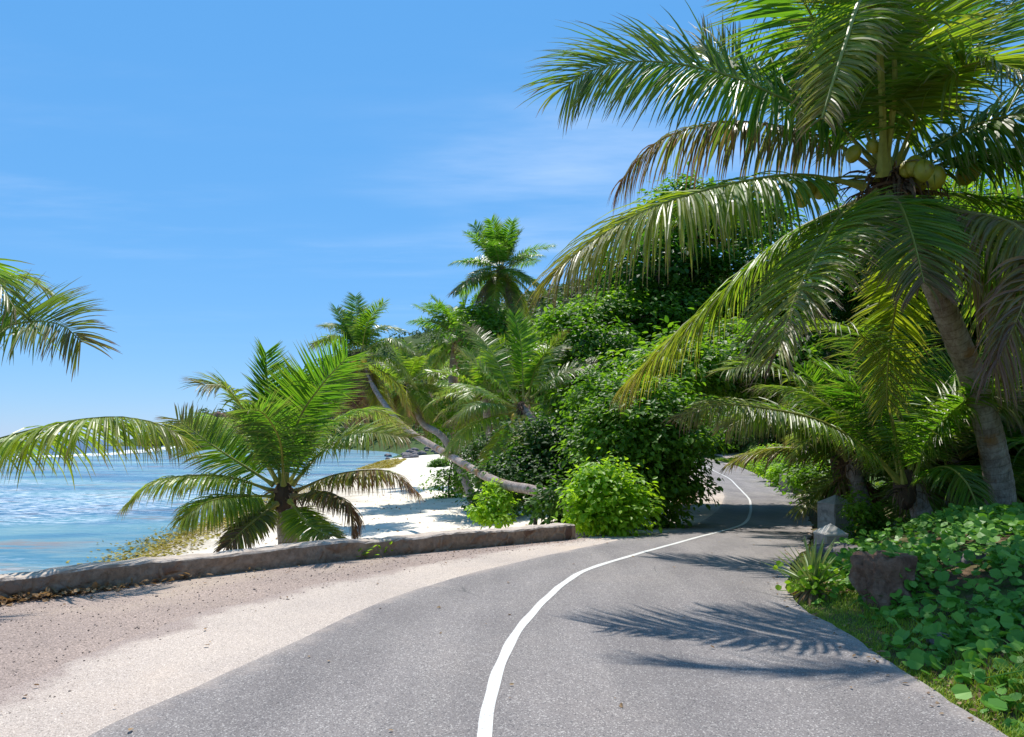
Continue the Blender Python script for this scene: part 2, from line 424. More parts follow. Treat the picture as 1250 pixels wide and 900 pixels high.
# ------------------------------------------------------------------ terrain
W_PTS = np.array([(-60, -100), (-20, -6), (-12, .8), (-4.95, 6.95), (1.1, 12.3), (3.3, 14.8), (4.4, 18), (6.0, 25), (6.9, 28), (10.2, 44),
                  (16.4, 68), (19, 82), (20, 95), (16, 120), (4, 150), (-14, 172), (-30, 205), (-58, 265), (-117, 364), (-183, 389),
                  (-222, 397), (-205, 416), (-110, 520), (0, 1100), (1500, 1100), (1500, -100)], float)
C_PTS = np.array([(-66, -100), (-27, -10), (-17, 0), (-10.5, 8), (-10.5, 15), (-11.2, 20), (-12.0, 24), (-13.0, 30), (-15.2, 50), (-19, 87), (-23, 130),
                  (-27, 170), (-36, 210), (-62, 266), (-122, 368), (-188, 393), (-232, 399), (-208, 422), (-112, 526), (-5, 1100), (1500, 1101), (1500, -101)], float)
F_PTS = np.array([(14, -100), (8.5, -20), (8.6, 5), (9.2, 12), (12, 20), (17, 30), (22, 45), (26, 70), (27.5, 95), (22, 122), (6, 152),
                  (-12, 174), (-28, 208), (-56, 268), (-115, 366), (-180, 391), (-216, 398), (-200, 418), (-105, 524), (5, 1100), (1500, 1099), (1500, -99)], float)

def sdist(poly, x, y):
    """signed distance, positive inside"""
    a = poly; b = np.roll(poly, -1, 0)
    d2 = np.full(x.shape, 1e18); ins = np.zeros(x.shape, bool)
    for (ax, ay), (bx, by) in zip(a, b):
        ex, ey = bx-ax, by-ay
        t = np.clip(((x-ax)*ex+(y-ay)*ey)/(ex*ex+ey*ey), 0, 1)
        d2 = np.minimum(d2, (x-ax-t*ex)**2+(y-ay-t*ey)**2)
        c = (ay > y) != (by > y)
        with np.errstate(divide='ignore', invalid='ignore'):
            ins ^= c & (x < ex*(y-ay)/(ey if ey else 1e-12)+ax)
    return np.sqrt(d2)*np.where(ins, 1, -1)

def sm(x, a, b):
    t = np.clip((x-a)/(b-a), 0, 1); return t*t*(3-2*t)

R_Y = [-6, 0, 3.0, 3.85, 4.8, 5.7, 6.4, 7.2, 8.3, 11.3, 16, 20, 28, 37, 43, 53, 64, 74, 82, 95, 112]
R_X = [2.45, 2.6, 2.66, 2.67, 2.68, 2.76, 2.76, 2.86, 3.3, 4.8, 6.9, 8.5, 11.7, 14.8, 16.4, 18.9, 21.4, 22.9, 23.6, 24.1, 22]
def RX(y): return hermite(R_Y, R_X, y)

def wob(x, y, s, seed=0.0):
    return (np.sin(x*s*1.3+seed)+np.sin(y*s*1.7+seed*2.1+x*s*.6)+np.sin((x+y)*s*.9+seed*.7)+np.sin((x-y)*s*2.3+seed))/4

def H(x, y):
    x = np.asarray(x, float); y = np.asarray(y, float)
    dW = sdist(W_PTS, x, y); dC = sdist(C_PTS, x, y); dF = sdist(F_PTS, x, y)
    z0 = zr(y)
    s = np.clip(dC/np.maximum(dC-dW, .01), 0, 1)
    zb = SEA + (z0 - .28 - SEA)*s**.85 + .10*wob(x, y, 1.1)*sm(dC, .5, 3)*sm(-dW, .3, 2)
    zs = SEA - np.minimum(.09*np.abs(dC), 5)
    zl = z0 - .035
    # raised bank at the right of the road, near the camera
    R = RX(y)
    near = 1-sm(y, 9.2, 12.5)
    bank = near*(.50*sm(x-R, .25, 2.6) + .10*sm(x-R, .1, .5) + .05*wob(x, y, 3.0)*sm(x-R, .3, 1.2))
    far = sm(y, 10, 14)*(-.35*sm(x-R, .15, .7)*(1-sm(y, 34, 40)) + .25*sm(x-R, .3, 2.5)*sm(y, 36, 42))
    hill = 120*(1-np.exp(-np.maximum(dF, 0)*.95/120)) * sm(dF, 0, 6) + sm(dF, 6, 40)*4.0*wob(x, y, .045, 1.0) + sm(dF, 15, 60)*7*wob(x, y, .017, 3.0)
    hill *= 1-.5*sm(x, 30, 110)
    hill *= 1-.35*sm(y, 340, 420)*sm(-x, 100, 200)
    zl = zl + bank + far + np.maximum(hill, 0)
    return np.where(dC < 0, zs, np.where(dW < 0, zb, zl))

def Hs(x, y): return float(H(np.array([x]), np.array([y]))[0])

def GH(px, py):
    d = np.arange(9, 260, .1); q = np.stack([(px-625)/F*d, d, CAMH+(HOR-py)/F*d], 1)
    hit = np.nonzero(q[:, 2] <= H(q[:, 0], q[:, 1]))[0]
    return q[hit[0]].copy()

def axis(segs):
    out = [segs[0][0]]
    for a, b, s0, s1 in segs:
        x = a; 
        while x < b - 1e-6:
            t = (x-a)/(b-a); x += s0+(s1-s0)*t
            out.append(min(x, b))
    return np.array(sorted(set(np.round(out, 4))))

def build_terrain():
    xs = axis([(-420, -60, 22, 5), (-60, -14, 4, .6), (-14, 12, .3, .3), (12, 40, .4, 2), (40, 150, 2.5, 7), (150, 900, 8, 80)])
    ys = axis([(-60, 0, 12, 1.2), (0, 14, .28, .28), (14, 45, .35, 1.0), (45, 130, 1.0, 3), (130, 460, 3.5, 8), (460, 1000, 10, 60)])
    X, Y = np.meshgrid(xs, ys); Z = H(X, Y)
    v = np.stack([X, Y, Z], -1).reshape(-1, 3)
    nx, ny = len(xs), len(ys)
    i = (np.arange(ny-1)[:, None]*nx+np.arange(nx-1)[None, :])
    f = np.stack([i, i+1, i+nx+1, i+nx], -1).reshape(-1, 4)
    cx = v[f].mean(1)
    dW = sdist(W_PTS, cx[:, 0], cx[:, 1])
    sand = (dW < 0) & (cx[:, 1] < 135)
    for nm, msk, mt in (('beach', sand, M['sand']), ('ground', ~sand, M['soil'])):
        ff = f[msk]; used = np.unique(ff); mp = np.full(len(v), -1); mp[used] = np.arange(len(used))
        tag(mesh_obj(nm, v[used], [mp[ff]], mt, smooth=True), kind='structure')
build_terrain()

# sea: one sheet to the horizon
def build_sea():
    xs = np.array([-9000, -1500, -400, -100, 100, 600, 9000.]); ys = np.array([-200, 0, 60, 200, 600, 2500, 14000.])
    X, Y = np.meshgrid(xs, ys); v = np.stack([X, Y, np.full(X.shape, SEA)], -1).reshape(-1, 3)
    n = len(xs); i = (np.arange(len(ys)-1)[:, None]*n+np.arange(n-1)[None, :])
    f = np.stack([i, i+1, i+n+1, i+n], -1).reshape(-1, 4)
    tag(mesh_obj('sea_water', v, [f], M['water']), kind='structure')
    # breakers on the reef edge
    g = Geo(); rng = np.random.default_rng(5)
    line = curve_pts([(-100, 60, 0), (-95, 105, 0), (-94, 127, 0), (-95, 147, 0), (-102, 180, 0), (-117, 219, 0), (-138, 275, 0), (-163, 340, 0), (-185, 372, 0)], 420)
    for k in range(3):
        off = np.array([k*2.6-1.5, .8*k, 0])
        p = line + off + np.stack([rng.normal(0, .35, 420), np.zeros(420), np.zeros(420)], 1)
        prof = np.abs(np.sin(np.arange(420)*.11+k*2.0)+.6*np.sin(np.arange(420)*.043+k)+.2)*(.55 if k == 1 else .35)+.06
        p[:, 2] = SEA + prof*.15
        r = np.clip(prof*1.2+rng.uniform(0, .3, 420), .1, 2)
        v, fs, u = tube(p, r, 7)
        v[:, 2] = SEA + (v[:, 2]-SEA)*.55
        g.add(v, fs)
    tag(g.build('surf', M['foam_glitter'], smooth=True), kind='stuff', label='white line of breakers along the outer reef edge', cat='surf')
build_sea()

# ------------------------------------------------------------------ road sheets
def yaxis(y0, y1):
    out = [y0]
    while out[-1] < y1:
        y = out[-1]; out.append(min(y1, y + (.12 if y < 12 else .2 if y < 30 else .6)))
    return np.array(out)

def strip(name, L, Rr, y0, y1, zo, mat, nx=4, kind='structure', thick=.05):
    y = yaxis(y0, y1); l = L(y); r = Rr(y)
    t = np.linspace(0, 1, nx+1)
    X = l[:, None]+(r-l)[:, None]*t; Y = np.broadcast_to(y[:, None], X.shape); Z = zr(Y)+zo
    # side skirts down into the ground
    X = np.concatenate([X[:, :1], X, X[:, -1:]], 1); Y = np.concatenate([Y[:, :1], Y, Y[:, -1:]], 1)
    Z = np.concatenate([Z[:, :1]-thick, Z, Z[:, -1:]-thick], 1)
    m_ = X.shape[1]
    ac = np.broadcast_to(np.r_[0, t, 1], X.shape).reshape(-1)
    v = np.stack([X, Y, Z], -1).reshape(-1, 3)
    i = (np.arange(len(y)-1)[:, None]*m_+np.arange(m_-1)[None, :])
    f = np.stack([i, i+1, i+m_+1, i+m_], -1).reshape(-1, 4)
    return tag(mesh_obj(name, v, [f], mat, {'across': ac}), kind=kind)

def rough_edge(fun, amp, seed):
    def g(y):
        y = np.asarray(y, float)
        w = np.sin(y*2.1+seed)*.35+np.sin(y*5.3+seed*2)*.3+np.sin(y*11.7+seed*3)*.2+np.sin(y*23+seed*5)*.15
        return fun(y)+amp*w*np.clip(y/8, .6, 1.6)
    return g

AL_Y = [-6, 0, 3.8, 4.49, 5.6, 6.7, 8.1, 9.3, 11.6, 15, 22, 30, 34.5, 41.5, 54, 71, 95, 112]
AL_X = [-2.9, -2.6, -2.26, -2.03, -1.68, -1.34, -.62, .16, 1.57, 3.6, 6.4, 9.1, 10.5, 12.2, 15.0, 18.0, 19.4, 17.5]
SL_Y = [-6, 0, 4.26, 5.1, 6.1, 7.27, 8.7, 10.1, 12, 15.7, 20, 25, 37, 45, 65, 95, 112]
SL_X = [-3.6, -3.45, -3.13, -3.02, -2.88, -2.27, -1.27, -.3, 1.06, 3.05, 4.7, 6.5, 9.9, 11.6, 16.3, 18.7, 16.8]
LN_Y = [-6, 0, 3.75, 4.35, 5.4, 6.4, 8.2, 9.75, 11.9, 14.1, 17, 21.5, 27, 31.5, 41.5, 51, 62, 68, 95, 112]
LN_X = [-.3, -.22, -.15, -.13, -.02, .19, .76, 1.66, 2.96, 4.22, 5.65, 7.35, 9.25, 10.7, 13.4, 15.8, 17.9, 18.9, 21.0, 19]
AL = lambda y: hermite(AL_Y, AL_X, y)
SL = lambda y: hermite(SL_Y, SL_X, y)
LN = lambda y: hermite(LN_Y, LN_X, y)
WX = lambda y: np.interp(y, W_PTS[1:13, 1], W_PTS[1:13, 0])

strip('gravel_layby', lambda y: np.maximum(WX(y)+.03, -30), lambda y: AL(y)+.25, -5, 16.5, 0.0, M['layby'], 8)
strip('dirt_verge', rough_edge(lambda y: WX(y)-.3, .15, 3), lambda y: SL(y)+.25, 16.5, 48, 0.0, M['earth'], 3)
strip('pale_road_edge', rough_edge(lambda y: SL(y)-.12, .10, 1), lambda y: AL(y)+.2, -5, 110, .004, M['concrete_strip'], 3)
strip('road_asphalt', rough_edge(AL, .018, 2), rough_edge(RX, .05, 4), -5, 112, .009, M['asphalt'], 6)
def line_normal_w(y, w):
    return w*np.sqrt(1+np.gradient(LN(y), y)**2)
strip('road_centre_line', lambda y: LN(y)-line_normal_w(y, .040)+.004*np.sin(y*9), lambda y: LN(y)+line_normal_w(y, .040)+.004*np.sin(y*7.3), -4, 112, .013, M['paint'], 1, thick=.003)

# side drive rising to the right, far along the road
def build_drive():
    p = curve_pts([(23.0, 70, 0), (25.5, 76, 0), (27.0, 84, 0), (27.5, 94, 0)], 24)
    T = tangents(p); Nn = np.cross(T, U8)
    w = np.linspace(1.7, 1.2, 24)[:, None]
    rows = []
    for k in (-1, -.33, .33, 1): rows.append(p+Nn*w*k)
    v = np.stack(rows, 1)
    v[..., 2] = H(v[..., 0], v[..., 1])+.10
    v[..., 2] = np.maximum(v[..., 2], zr(v[..., 1])+.05)
    low = v[:, [0, -1]].copy(); low[..., 2] -= .4
    v = np.concatenate([low[:, :1], v, low[:, 1:]], 1)
    m_ = 6; i = (np.arange(23)[:, None]*m_+np.arange(m_-1)[None, :])
    tag(mesh_obj('side_drive', v.reshape(-1, 3), [np.stack([i, i+1, i+m_+1, i+m_], -1).reshape(-1, 4)], M['drive'], smooth=True), kind='structure')
build_drive()

# ------------------------------------------------------------------ low stone wall
def build_wall():
    rng = np.random.default_rng(3)
    a = np.array([(-11.5, 1.25), (-4.95, 6.95), (-2.05, 9.55), (1.12, 12.32)])
    c = curve_pts(np.c_[a, np.zeros(4)], 150)
    c[:, 2] = zr(c[:, 1])
    T = tangents(c*np.array([1, 1, 0])); Nn = np.stack([T[:, 1], -T[:, 0], 0*T[:, 0]], 1)   # towards the road
    n = len(c)
    ht = .215+.035*np.linspace(0, 1, n) + .012*np.sin(np.arange(n)*.31)+rng.normal(0, .006, n)
    prof = [(0, -.15), (0, .0), (.0, .10), (.0, .2), (-.004, .245), (-.025, 1.0), (-.10, 1.02), (-.22, 1.0), (-.33, .99), (-.355, .9), (-.36, .3), (-.37, -1.4)]
    k = len(prof); V = np.empty((n, k, 3))
    for j, (o, z) in enumerate(prof):
        zz = np.full(n, z) if z <= .0 else (np.full(n, z) if j < 4 else (ht-.022 if j == 4 else ht*z))
        V[:, j] = c + Nn*o; V[:, j, 2] = c[:, 2]+zz
    for i in range(n):
        for j in range(k):
            q = V[i, j]
            d = mnoise.noise(Vector((q[0]*4.0, q[1]*4.0, q[2]*6.0)))*.03+mnoise.noise(Vector((q[0]*11, q[1]*11, q[2]*13)))*.010
            V[i, j] += Nn[i]*d*(1.0 if j < 6 else .6); V[i, j, 2] += d*.4*(1 if j > 4 else 0)
    v = V.reshape(-1, 3); i = (np.arange(n-1)[:, None]*k+np.arange(k-1)[None, :])
    f = np.stack([i, i+k, i+k+1, i+1], -1).reshape(-1, 4)
    caps = np.array([np.arange(k)[::-1], (n-1)*k+np.arange(k)])
    o = mesh_obj('low_stone_wall', v, [f, caps], M['masonry'])
    tag(o, 'long low rubble stone wall with flat concrete top between road and beach', 'wall')
build_wall()

# ------------------------------------------------------------------ palms
def frond_geo(g, ctrl, rng, n=70, Lm=.75, roll=0.0, droop=.4, wid=.034, hue=0.0, dry=0.0, segs=4, vee=.22,
              t0=.16, r0=.028, a0=86, a1=42, fold=True, gaps=0.05, young=0.0, hue_tip=0.0):
    n = int(n*1.7)
    p = curve_pts(ctrl, 60); T = tangents(p)
    dv = p[-1]-p[0]; hv = np.array([dv[0], dv[1], 0]); 
    if np.linalg.norm(hv) < .12*np.linalg.norm(dv): hv = np.array([.3, -1.0, 0])
    S0 = norm(np.cross(hv, U8))
    S = norm(S0-(T@S0)[:, None]*T); Nn = np.cross(S, T)
    fl = np.where(Nn[:, 2:3] < -.25, 1, 1)
    twist = roll + np.linspace(0, rng.normal(0, .25), 60)
    cr, sr = np.cos(twist)[:, None], np.sin(twist)[:, None]
    S, Nn = S*cr+Nn*sr, Nn*cr-S*sr
    # rachis
    q = np.linspace(0, 59, 18).astype(int)
    rr = r0*(np.linspace(1, .12, 18)**.8); rr[0] *= 2.0; rr[1] *= 1.3
    v, fs, u = tube(p[q], rr, 6)
    g.add(v, fs, 1, u=0*u, rnd=.5, hue=min(1, hue+.25), dry=dry)
    # leaflets
    t = np.concatenate([np.linspace(t0, .995, n)]*2) + rng.normal(0, .35/n, 2*n)
    side = np.r_[np.ones(n), -np.ones(n)]
    keep = rng.random(2*n) > gaps
    t = np.clip(t[keep], t0*.9, .998); side = side[keep]; m = len(t)
    x = t*59; i0 = np.minimum(x.astype(int), 58); w = (x-i0)[:, None]
    lerp = lambda A: A[i0]*(1-w)+A[i0+1]*w
    base, t_, s_, n_ = lerp(p), norm(lerp(T)), norm(lerp(S)), norm(lerp(Nn))
    tt = np.clip((t-t0)/(1-t0), 0, 1)
    tipb = rng.uniform(.1, .8)
    L = Lm*(.30+.72*np.sin(PI*np.clip(.16+.74*tt, 0, 1)))*rng.uniform(.82, 1.1, m)
    broke = rng.random(m) < .07; L = np.where(broke, L*rng.uniform(.45, .95, m), L)
    a = np.radians(a0+(a1-a0)*tt**1.1+rng.normal(0, 4, m))
    vv = vee+rng.normal(0, .10, m)
    d = norm(t_*np.cos(a)[:, None]+s_*(side*np.sin(a))[:, None]+n_*vv[:, None])
    dl = droop*rng.uniform(.7, 1.35, m)+np.where(broke, rng.uniform(.3, 1.5, m), 0)
    B = norm(n_+rng.normal(0, .22, (m, 3)))
    wprof = np.interp(np.linspace(0, 1, segs+1), [0, .12, .35, .7, 1], [.45, .9, 1, .7, .06])
    ww = wid*np.clip(.6+.4*np.sin(PI*np.clip(tt+.15, 0, 1)), .4, 1)*rng.uniform(.8, 1.15, m)
    rows = []; c = base
    cols = 3 if fold else 2
    d = norm(d+np.array([0, 0, -1.0])*(dl*.4)[:, None])
    for j in range(segs+1):
        b = norm(B-(B*d).sum(1, keepdims=True)*d)
        wd = np.cross(d, b); h = (ww*wprof[j]*.5)[:, None]
        if fold: rows += [c-wd*h+b*h*.35, c-b*h*.25, c+wd*h+b*h*.35]
        else: rows += [c-wd*h, c+wd*h]
        if j < segs:
            c = c + d*(L/segs)[:, None]
            d = d+np.array([0, 0, -1.0])*(dl*(.35+.9*(j+1)/segs))[:, None]*(1.6/segs)
            d = norm(d)
    V = np.stack(rows, 1)                    # m, (segs+1)*cols, 3
    k = V.shape[1]
    jj = np.arange(segs)
    quads = []
    for e in range(cols-1):
        quads.append(np.stack([jj*cols+e, jj*cols+e+1, (jj+1)*cols+e+1, (jj+1)*cols+e], 1))
    qd = np.concatenate(quads)
    fs = (np.arange(m)[:, None, None]*k+qd[None]).reshape(-1, 4)
    u = np.tile(np.repeat(np.linspace(0, 1, segs+1), cols), m)
    rnd = np.repeat(rng.random(m)**1.3, k)
    hu = np.repeat(np.clip(hue+rng.normal(0, .10, m)+((.10 if hue > .05 else 0)+hue_tip)*tt**1.5, 0, 1), k)  # hue_tip tints the outer leaflets with a painted backlit yellow-green glow
    dr = np.repeat(np.clip(dry+rng.normal(0, .16, m)*(dry > .02)+ (np.clip(tipb*tt**3.2+rng.normal(0, .12, m), 0, .9)*(tt > .4) if young < .5 else 0), 0, 1), k)
    g.add(V.reshape(-1, 3), [fs], 0, u=u, rnd=rnd, hue=hu, dry=dr)

def auto_ctrl(base, az, el, L, bend, n=7):
    pts = [np.array(base)]
    for k in range(n):
        e = el-bend*((k+.5)/n)**1.25
        pts.append(pts[-1]+L/n*np.array([math.cos(e)*math.cos(az), math.cos(e)*math.sin(az), math.sin(e)]))
    return pts

def strips_geo(g, rng, centre, n, L, spread, down=.6):
    """hanging fibre strips around a crown"""
    for _ in range(n):
        az = rng.uniform(0, 2*PI); el = rng.uniform(-1.0, .7)
        c = np.array(centre)+rng.normal(0, spread*.35, 3)
        pts = auto_ctrl(c, az, el, L*rng.uniform(.4, 1.1), 1.6, 4)
        p = curve_pts(pts, 6); T = tangents(p); sdv = norm(np.cross(T, rng.normal(0, 1, 3)))
        w = (np.array([1, 1, .9, .7, .5, .1])*rng.uniform(.006, .02))[:, None]
        v = np.stack([p-sdv*w, p+sdv*w], 1).reshape(-1, 3); i = np.arange(5)*2
        g.add(v, [np.stack([i, i+1, i+3, i+2], 1)], 0, rnd=rng.random())

def ellipsoid(c, r, nu=14, nv=9, axisdir=(0, 0, 1), tri=.06):
    th = np.linspace(0, PI, nv); ph = np.linspace(0, 2*PI, nu, endpoint=False)
    x = np.sin(th)[:, None]*np.cos(ph); y = np.sin(th)[:, None]*np.sin(ph); z = np.cos(th)[:, None]*np.ones(nu)
    k = 1+tri*np.cos(3*ph)[None]
    v = np.stack([x*r[0]*k, y*r[1]*k, z*r[2]], -1)
    a = norm(np.array(axisdir, float)); b = norm(np.cross(a, [.3, 1, .2])); cc = np.cross(a, b)
    v = v[..., :1]*b+v[..., 1:2]*cc+v[..., 2:]*a+np.array(c)
    i = np.arange(nv-1)[:, None]*nu; j = np.arange(nu)[None]; j2 = (j+1) % nu
    return v.reshape(-1, 3), [np.stack([i+j, i+nu+j, i+nu+j2, i+j2], -1).reshape(-1, 4)]

def make_palm(label, base, crown, mids=(), r0=.2, r1=.12, explicit=(), auto=None, seed=0, nuts=(), nutm='coconut', n=70, segs=4,
              fold=True, Lm=.75, wid=.034, fibre=60, group='coconut palms beside the road and beach', name='coconut_palm', skirt=0, skirtL=1.0, droop=.5, skirt_down=.35, hue0=.05, fspread=.55):
    rng = np.random.default_rng(seed)
    base = np.array(base, float); crown = np.array(crown, float)
    root = thing(name, label, 'palm tree', base, group)
    pts = [base-np.array([0, 0, .25])]+[np.array(m, float) for m in mids]+[crown]
    L = sum(np.linalg.norm(np.array(b)-np.array(a)) for a, b in zip(pts, pts[1:]))
    nr = int(max(24, min(190, L/.032)))
    p = curve_pts(pts, nr)
    tt = np.linspace(0, 1, nr)
    rad = r1+(r0-r1)*(1-tt)**1.3+.30*r0*np.exp(-tt*L/.3)
    ph = rng.uniform(0, 6)
    def rmod(i, ang):
        s = i*(L/nr)*8.5
        return 1+.045*(1-(s % 1.0))+.025*np.sin(ang*3+i*.05+ph)+.02*np.sin(ang*7+i*.21)
    v, fs, u = tube(p, rad, 14, rmod)
    g = Geo(); g.add(v, fs, 0, u=u); g.build('trunk', M['palm_bark'], root, base, True)
    mats = [M['palm_leaf'], M['rachis']]
    for e in explicit:
        pts_, kw = e
        g = Geo(); k = dict(n=n, Lm=Lm, segs=segs, fold=fold, wid=wid, hue=hue0); k.update(kw)
        frond_geo(g, pts_, rng, **k); g.build('frond', mats, root, base)
    if auto:
        na, FL = auto['n'], auto['L']
        for i in range(na):
            f = (i+.5)/na
            az = auto.get('az0', 0)+i*2.39996+rng.normal(0, .15)
            el = math.radians(auto.get('el0', 82)+(auto.get('el1', -38)-auto.get('el0', 82))*f**auto.get('pw', .85)+rng.normal(0, 5))
            bend = math.radians(auto.get('b0', 30)+(auto.get('b1', 62)-auto.get('b0', 30))*min(1, f*1.6)+rng.normal(0, 8))
            if math.degrees(el) < -10: bend *= .75
            ln = FL*(rng.uniform(.86, 1.08))*(.8+.2*min(1, f*3))
            old = max(0, (f-.62)/.38)
            hue = hue0+(.45*old*rng.random() if old > 0 else 0)
            dry = max(0, old-.55)*1.4*rng.random()*auto.get('dry', 1)
            g = Geo()
            start = crown+np.array([math.cos(az), math.sin(az), 0])*r1*.7+np.array([0, 0, .12-.25*f])
            frond_geo(g, auto_ctrl(start, az, el, ln, bend), rng, n=n, Lm=Lm*rng.uniform(.9, 1.1), segs=segs, fold=fold, wid=wid, hue=hue, dry=dry,
                      roll=rng.normal(0, .25), droop=droop*(.35+.9*f), vee=.38-.25*f, young=1-f, r0=.026*FL/3)
            g.build('frond', mats, root, base)
    for i in range(skirt):
        az = rng.uniform(0, 2*PI); g = Geo()
        frond_geo(g, auto_ctrl(crown-np.array([0, 0, .2]), az, math.radians(-25-rng.uniform(0, 30)), skirtL*rng.uniform(.7, 1.1), math.radians(50)), rng, n=int(n*.6),
                  Lm=Lm*.7, segs=max(2, segs-1), fold=False, wid=wid*.8, dry=.8, hue=.5, droop=1.2, r0=.02)
        g.build('dead_frond', mats, root, base)
    if fibre:
        g = Geo()
        v, fs = ellipsoid(crown-np.array([0, 0, .12]), (r1*1.25, r1*1.25, .3), 12, 8)
        v += rng.normal(0, .012, v.shape); g.add(v, fs, 0, rnd=.15)
        strips_geo(g, rng, crown-np.array([0, 0, .08]), fibre, fspread, .25 if fspread < .7 else .42); g.build('crown_fibre', M['fibre'], root, base)
    for c in nuts:
        v, fs = ellipsoid(c[:3], (c[3], c[3]*.95, c[3]*1.25), 14, 10, (rng.normal(0, .35), rng.normal(0, .35), 1))
        g = Geo(); g.add(v, fs); 
        st = curve_pts([np.array(c[:3])+np.array([0, 0, c[3]]), (np.array(c[:3])+crown)/2+np.array([0, 0, .12]), crown], 8)
        v, fs, u = tube(st, .012, 5); g.add(v, fs, 1)
        g.build('coconut', [M[nutm], M['rachis']], root, base, True)
    return root

def PX(*pts): return [P(*p) for p in pts]

def build_palms():
    # --- the big one at the right
    base = P(1224, 648, 10.13); base[2] = Hs(base[0], base[1])
    cr = P(1088, 222, 8.72)
    hero = [
        (PX((1080,215,8.66),(1020,150,8.66),(956,121,8.60),(899,96,8.54),(849,82,8.54),(799,75,8.54),(757,77,8.54),(722,86,8.54),(692,106,8.54)), dict(Lm=1.34, roll=.72, droop=.4, n=122, vee=.1, hue_tip=.15)),
        (PX((1080,215,8.91),(1005,168,9.15),(920,150,9.27),(863,152,9.39),(800,175,9.52),(757,222,9.52)), dict(Lm=0.92, roll=.1, droop=1.6, dry=.62, hue=.05, gaps=.15)),
        (PX((1080,210,9.03),(1010,140,9.64),(963,103,10.13),(915,80,10.74),(855,55,11.22)), dict(Lm=1.10, roll=.5, droop=.2, hue=.1)),
        (PX((1078,205,8.78),(1050,120,8.66),(1005,45,8.42),(970,-15,8.05),(925,-60,7.81)), dict(Lm=1.22, roll=-.3, droop=.3, hue=.05, young=1)),
        (PX((1055,228,8.54),(1000,216,8.42),(950,215,8.30),(880,228,8.30),(800,252,8.17),(730,290,8.17),(682,328,8.05)), dict(Lm=1.32, roll=.5, droop=.95, n=112, hue=.16, hue_tip=.5)),
        (PX((1060,240,8.9),(1010,262,9.4),(950,295,10.0),(880,360,10.6),(815,420,11.0),(765,468,11.2)), dict(Lm=1.2, roll=.4, droop=1.0, n=96, hue=.16, dry=.05, hue_tip=.5)),
        (PX((1070,235,8.54),(1030,260,8.05),(1000,305,7.44),(972,360,6.95),(950,428,6.59)), dict(Lm=0.95, roll=-.15, droop=.5, hue=.15, dry=.08, n=96, hue_tip=.4)),
        (PX((1078,215,8.42),(1077,120,8.05),(1070,30,7.56),(1052,0,7.08),(1030,60,6.59),(1003,145,6.28)), dict(Lm=0.63, roll=.0, droop=.5, hue=.15, n=90, r0=0.049, t0=.3, hue_tip=.5)),
        (PX((1080,210,8.42),(1092,110,8.05),(1088,30,7.75),(1078,-40,7.44)), dict(Lm=1.16, roll=-.25, droop=.25, hue=.3, young=1, r0=0.049, t0=.3)),
        (PX((1095,205,8.66),(1140,120,8.91),(1190,60,9.15),(1250,-10,9.39),(1310,-40,9.52)), dict(Lm=1.16, roll=-.4, droop=.45)),
        (PX((1100,215,8.54),(1150,175,8.30),(1200,150,8.05),(1260,140,7.81),(1330,160,7.56)), dict(Lm=1.10, roll=-.3, droop=.6, hue=.08)),
        (PX((1105,235,8.78),(1160,238,8.91),(1220,250,9.03),(1290,285,9.03),(1350,350,8.91)), dict(Lm=1.04, roll=-.3, droop=.8, hue=.15)),
        (PX((1085,238,8.42),(1098,250,7.87),(1114,290,7.32),(1128,345,6.95)), dict(Lm=0.81, roll=.1, droop=.6, hue=.05, n=70, t0=.1)),
        (PX((1105,225,8.54),(1170,192,8.42),(1240,185,8.30),(1330,225,8.17)), dict(Lm=1.16, roll=-.35, droop=.8, hue=.05)),
        (PX((1110,240,8.54),(1180,275,8.05),(1245,345,7.69),(1285,440,7.44)), dict(Lm=1.04, roll=-.2, droop=.8, hue=.1, dry=.1)),
        (PX((1108,245,8.66),(1165,300,8.54),(1203,370,8.42),(1218,455,8.30)), dict(Lm=0.85, roll=0, droop=1.1, dry=.62, hue=.3, gaps=.2)),

        (PX((1105,240,8.42),(1170,258,7.81),(1230,270,7.32),(1268,310,6.95),(1245,380,6.59),(1212,450,6.47)), dict(Lm=0.88, roll=.0, droop=1.0, dry=.5, hue=.3)),
        (PX((1095,245,9.03),(1104,300,9.64),(1094,370,9.88),(1085,430,9.88),(1082,495,9.76)), dict(Lm=0.68, roll=.0, droop=.4, hue=.5, n=76)),
        (PX((1075,205,8.91),(1030,100,9.39),(985,40,9.76),(935,0,10.13),(870,-20,10.37)), dict(Lm=1.16, roll=.2, droop=.3)),
        (PX((1090,205,9.03),(1115,90,9.52),(1150,20,10.00),(1195,-30,10.37)), dict(Lm=1.16, roll=-.2, droop=.3)),
        (PX((1100,235,9.15),(1150,280,9.88),(1210,340,10.37),(1260,430,10.61)), dict(Lm=1.04, roll=0, droop=.7, hue=.2)),
        (PX((1088,205,8.54),(1062,110,8.66),(1045,20,8.78),(1040,-60,8.91)), dict(Lm=1.16, roll=.2, droop=.2, young=1)),
        (PX((1092,205,8.54),(1125,130,8.30),(1160,90,7.93),(1205,75,7.56),(1250,90,7.20)), dict(Lm=1.10, roll=-.2, droop=.4, hue=.3)),
    ]
    nuts = [tuple(P(x, y, d))+(r,) for x, y, d, r in [(1109,206,8.36,0.098),(1117,203,8.23,0.104),(1129,209,8.08,0.112),(1142,217,8.05,0.110),(1122,222,8.42,0.104),
            (984,233,8.48,0.104),(1001,231,8.54,0.104),(978,243,8.60,0.091),(1013,236,8.66,0.098),(1186,208,8.54,0.110),(1178,214,8.72,0.104),(1042,188,8.48,0.091),(1066,179,8.42,0.073)]]
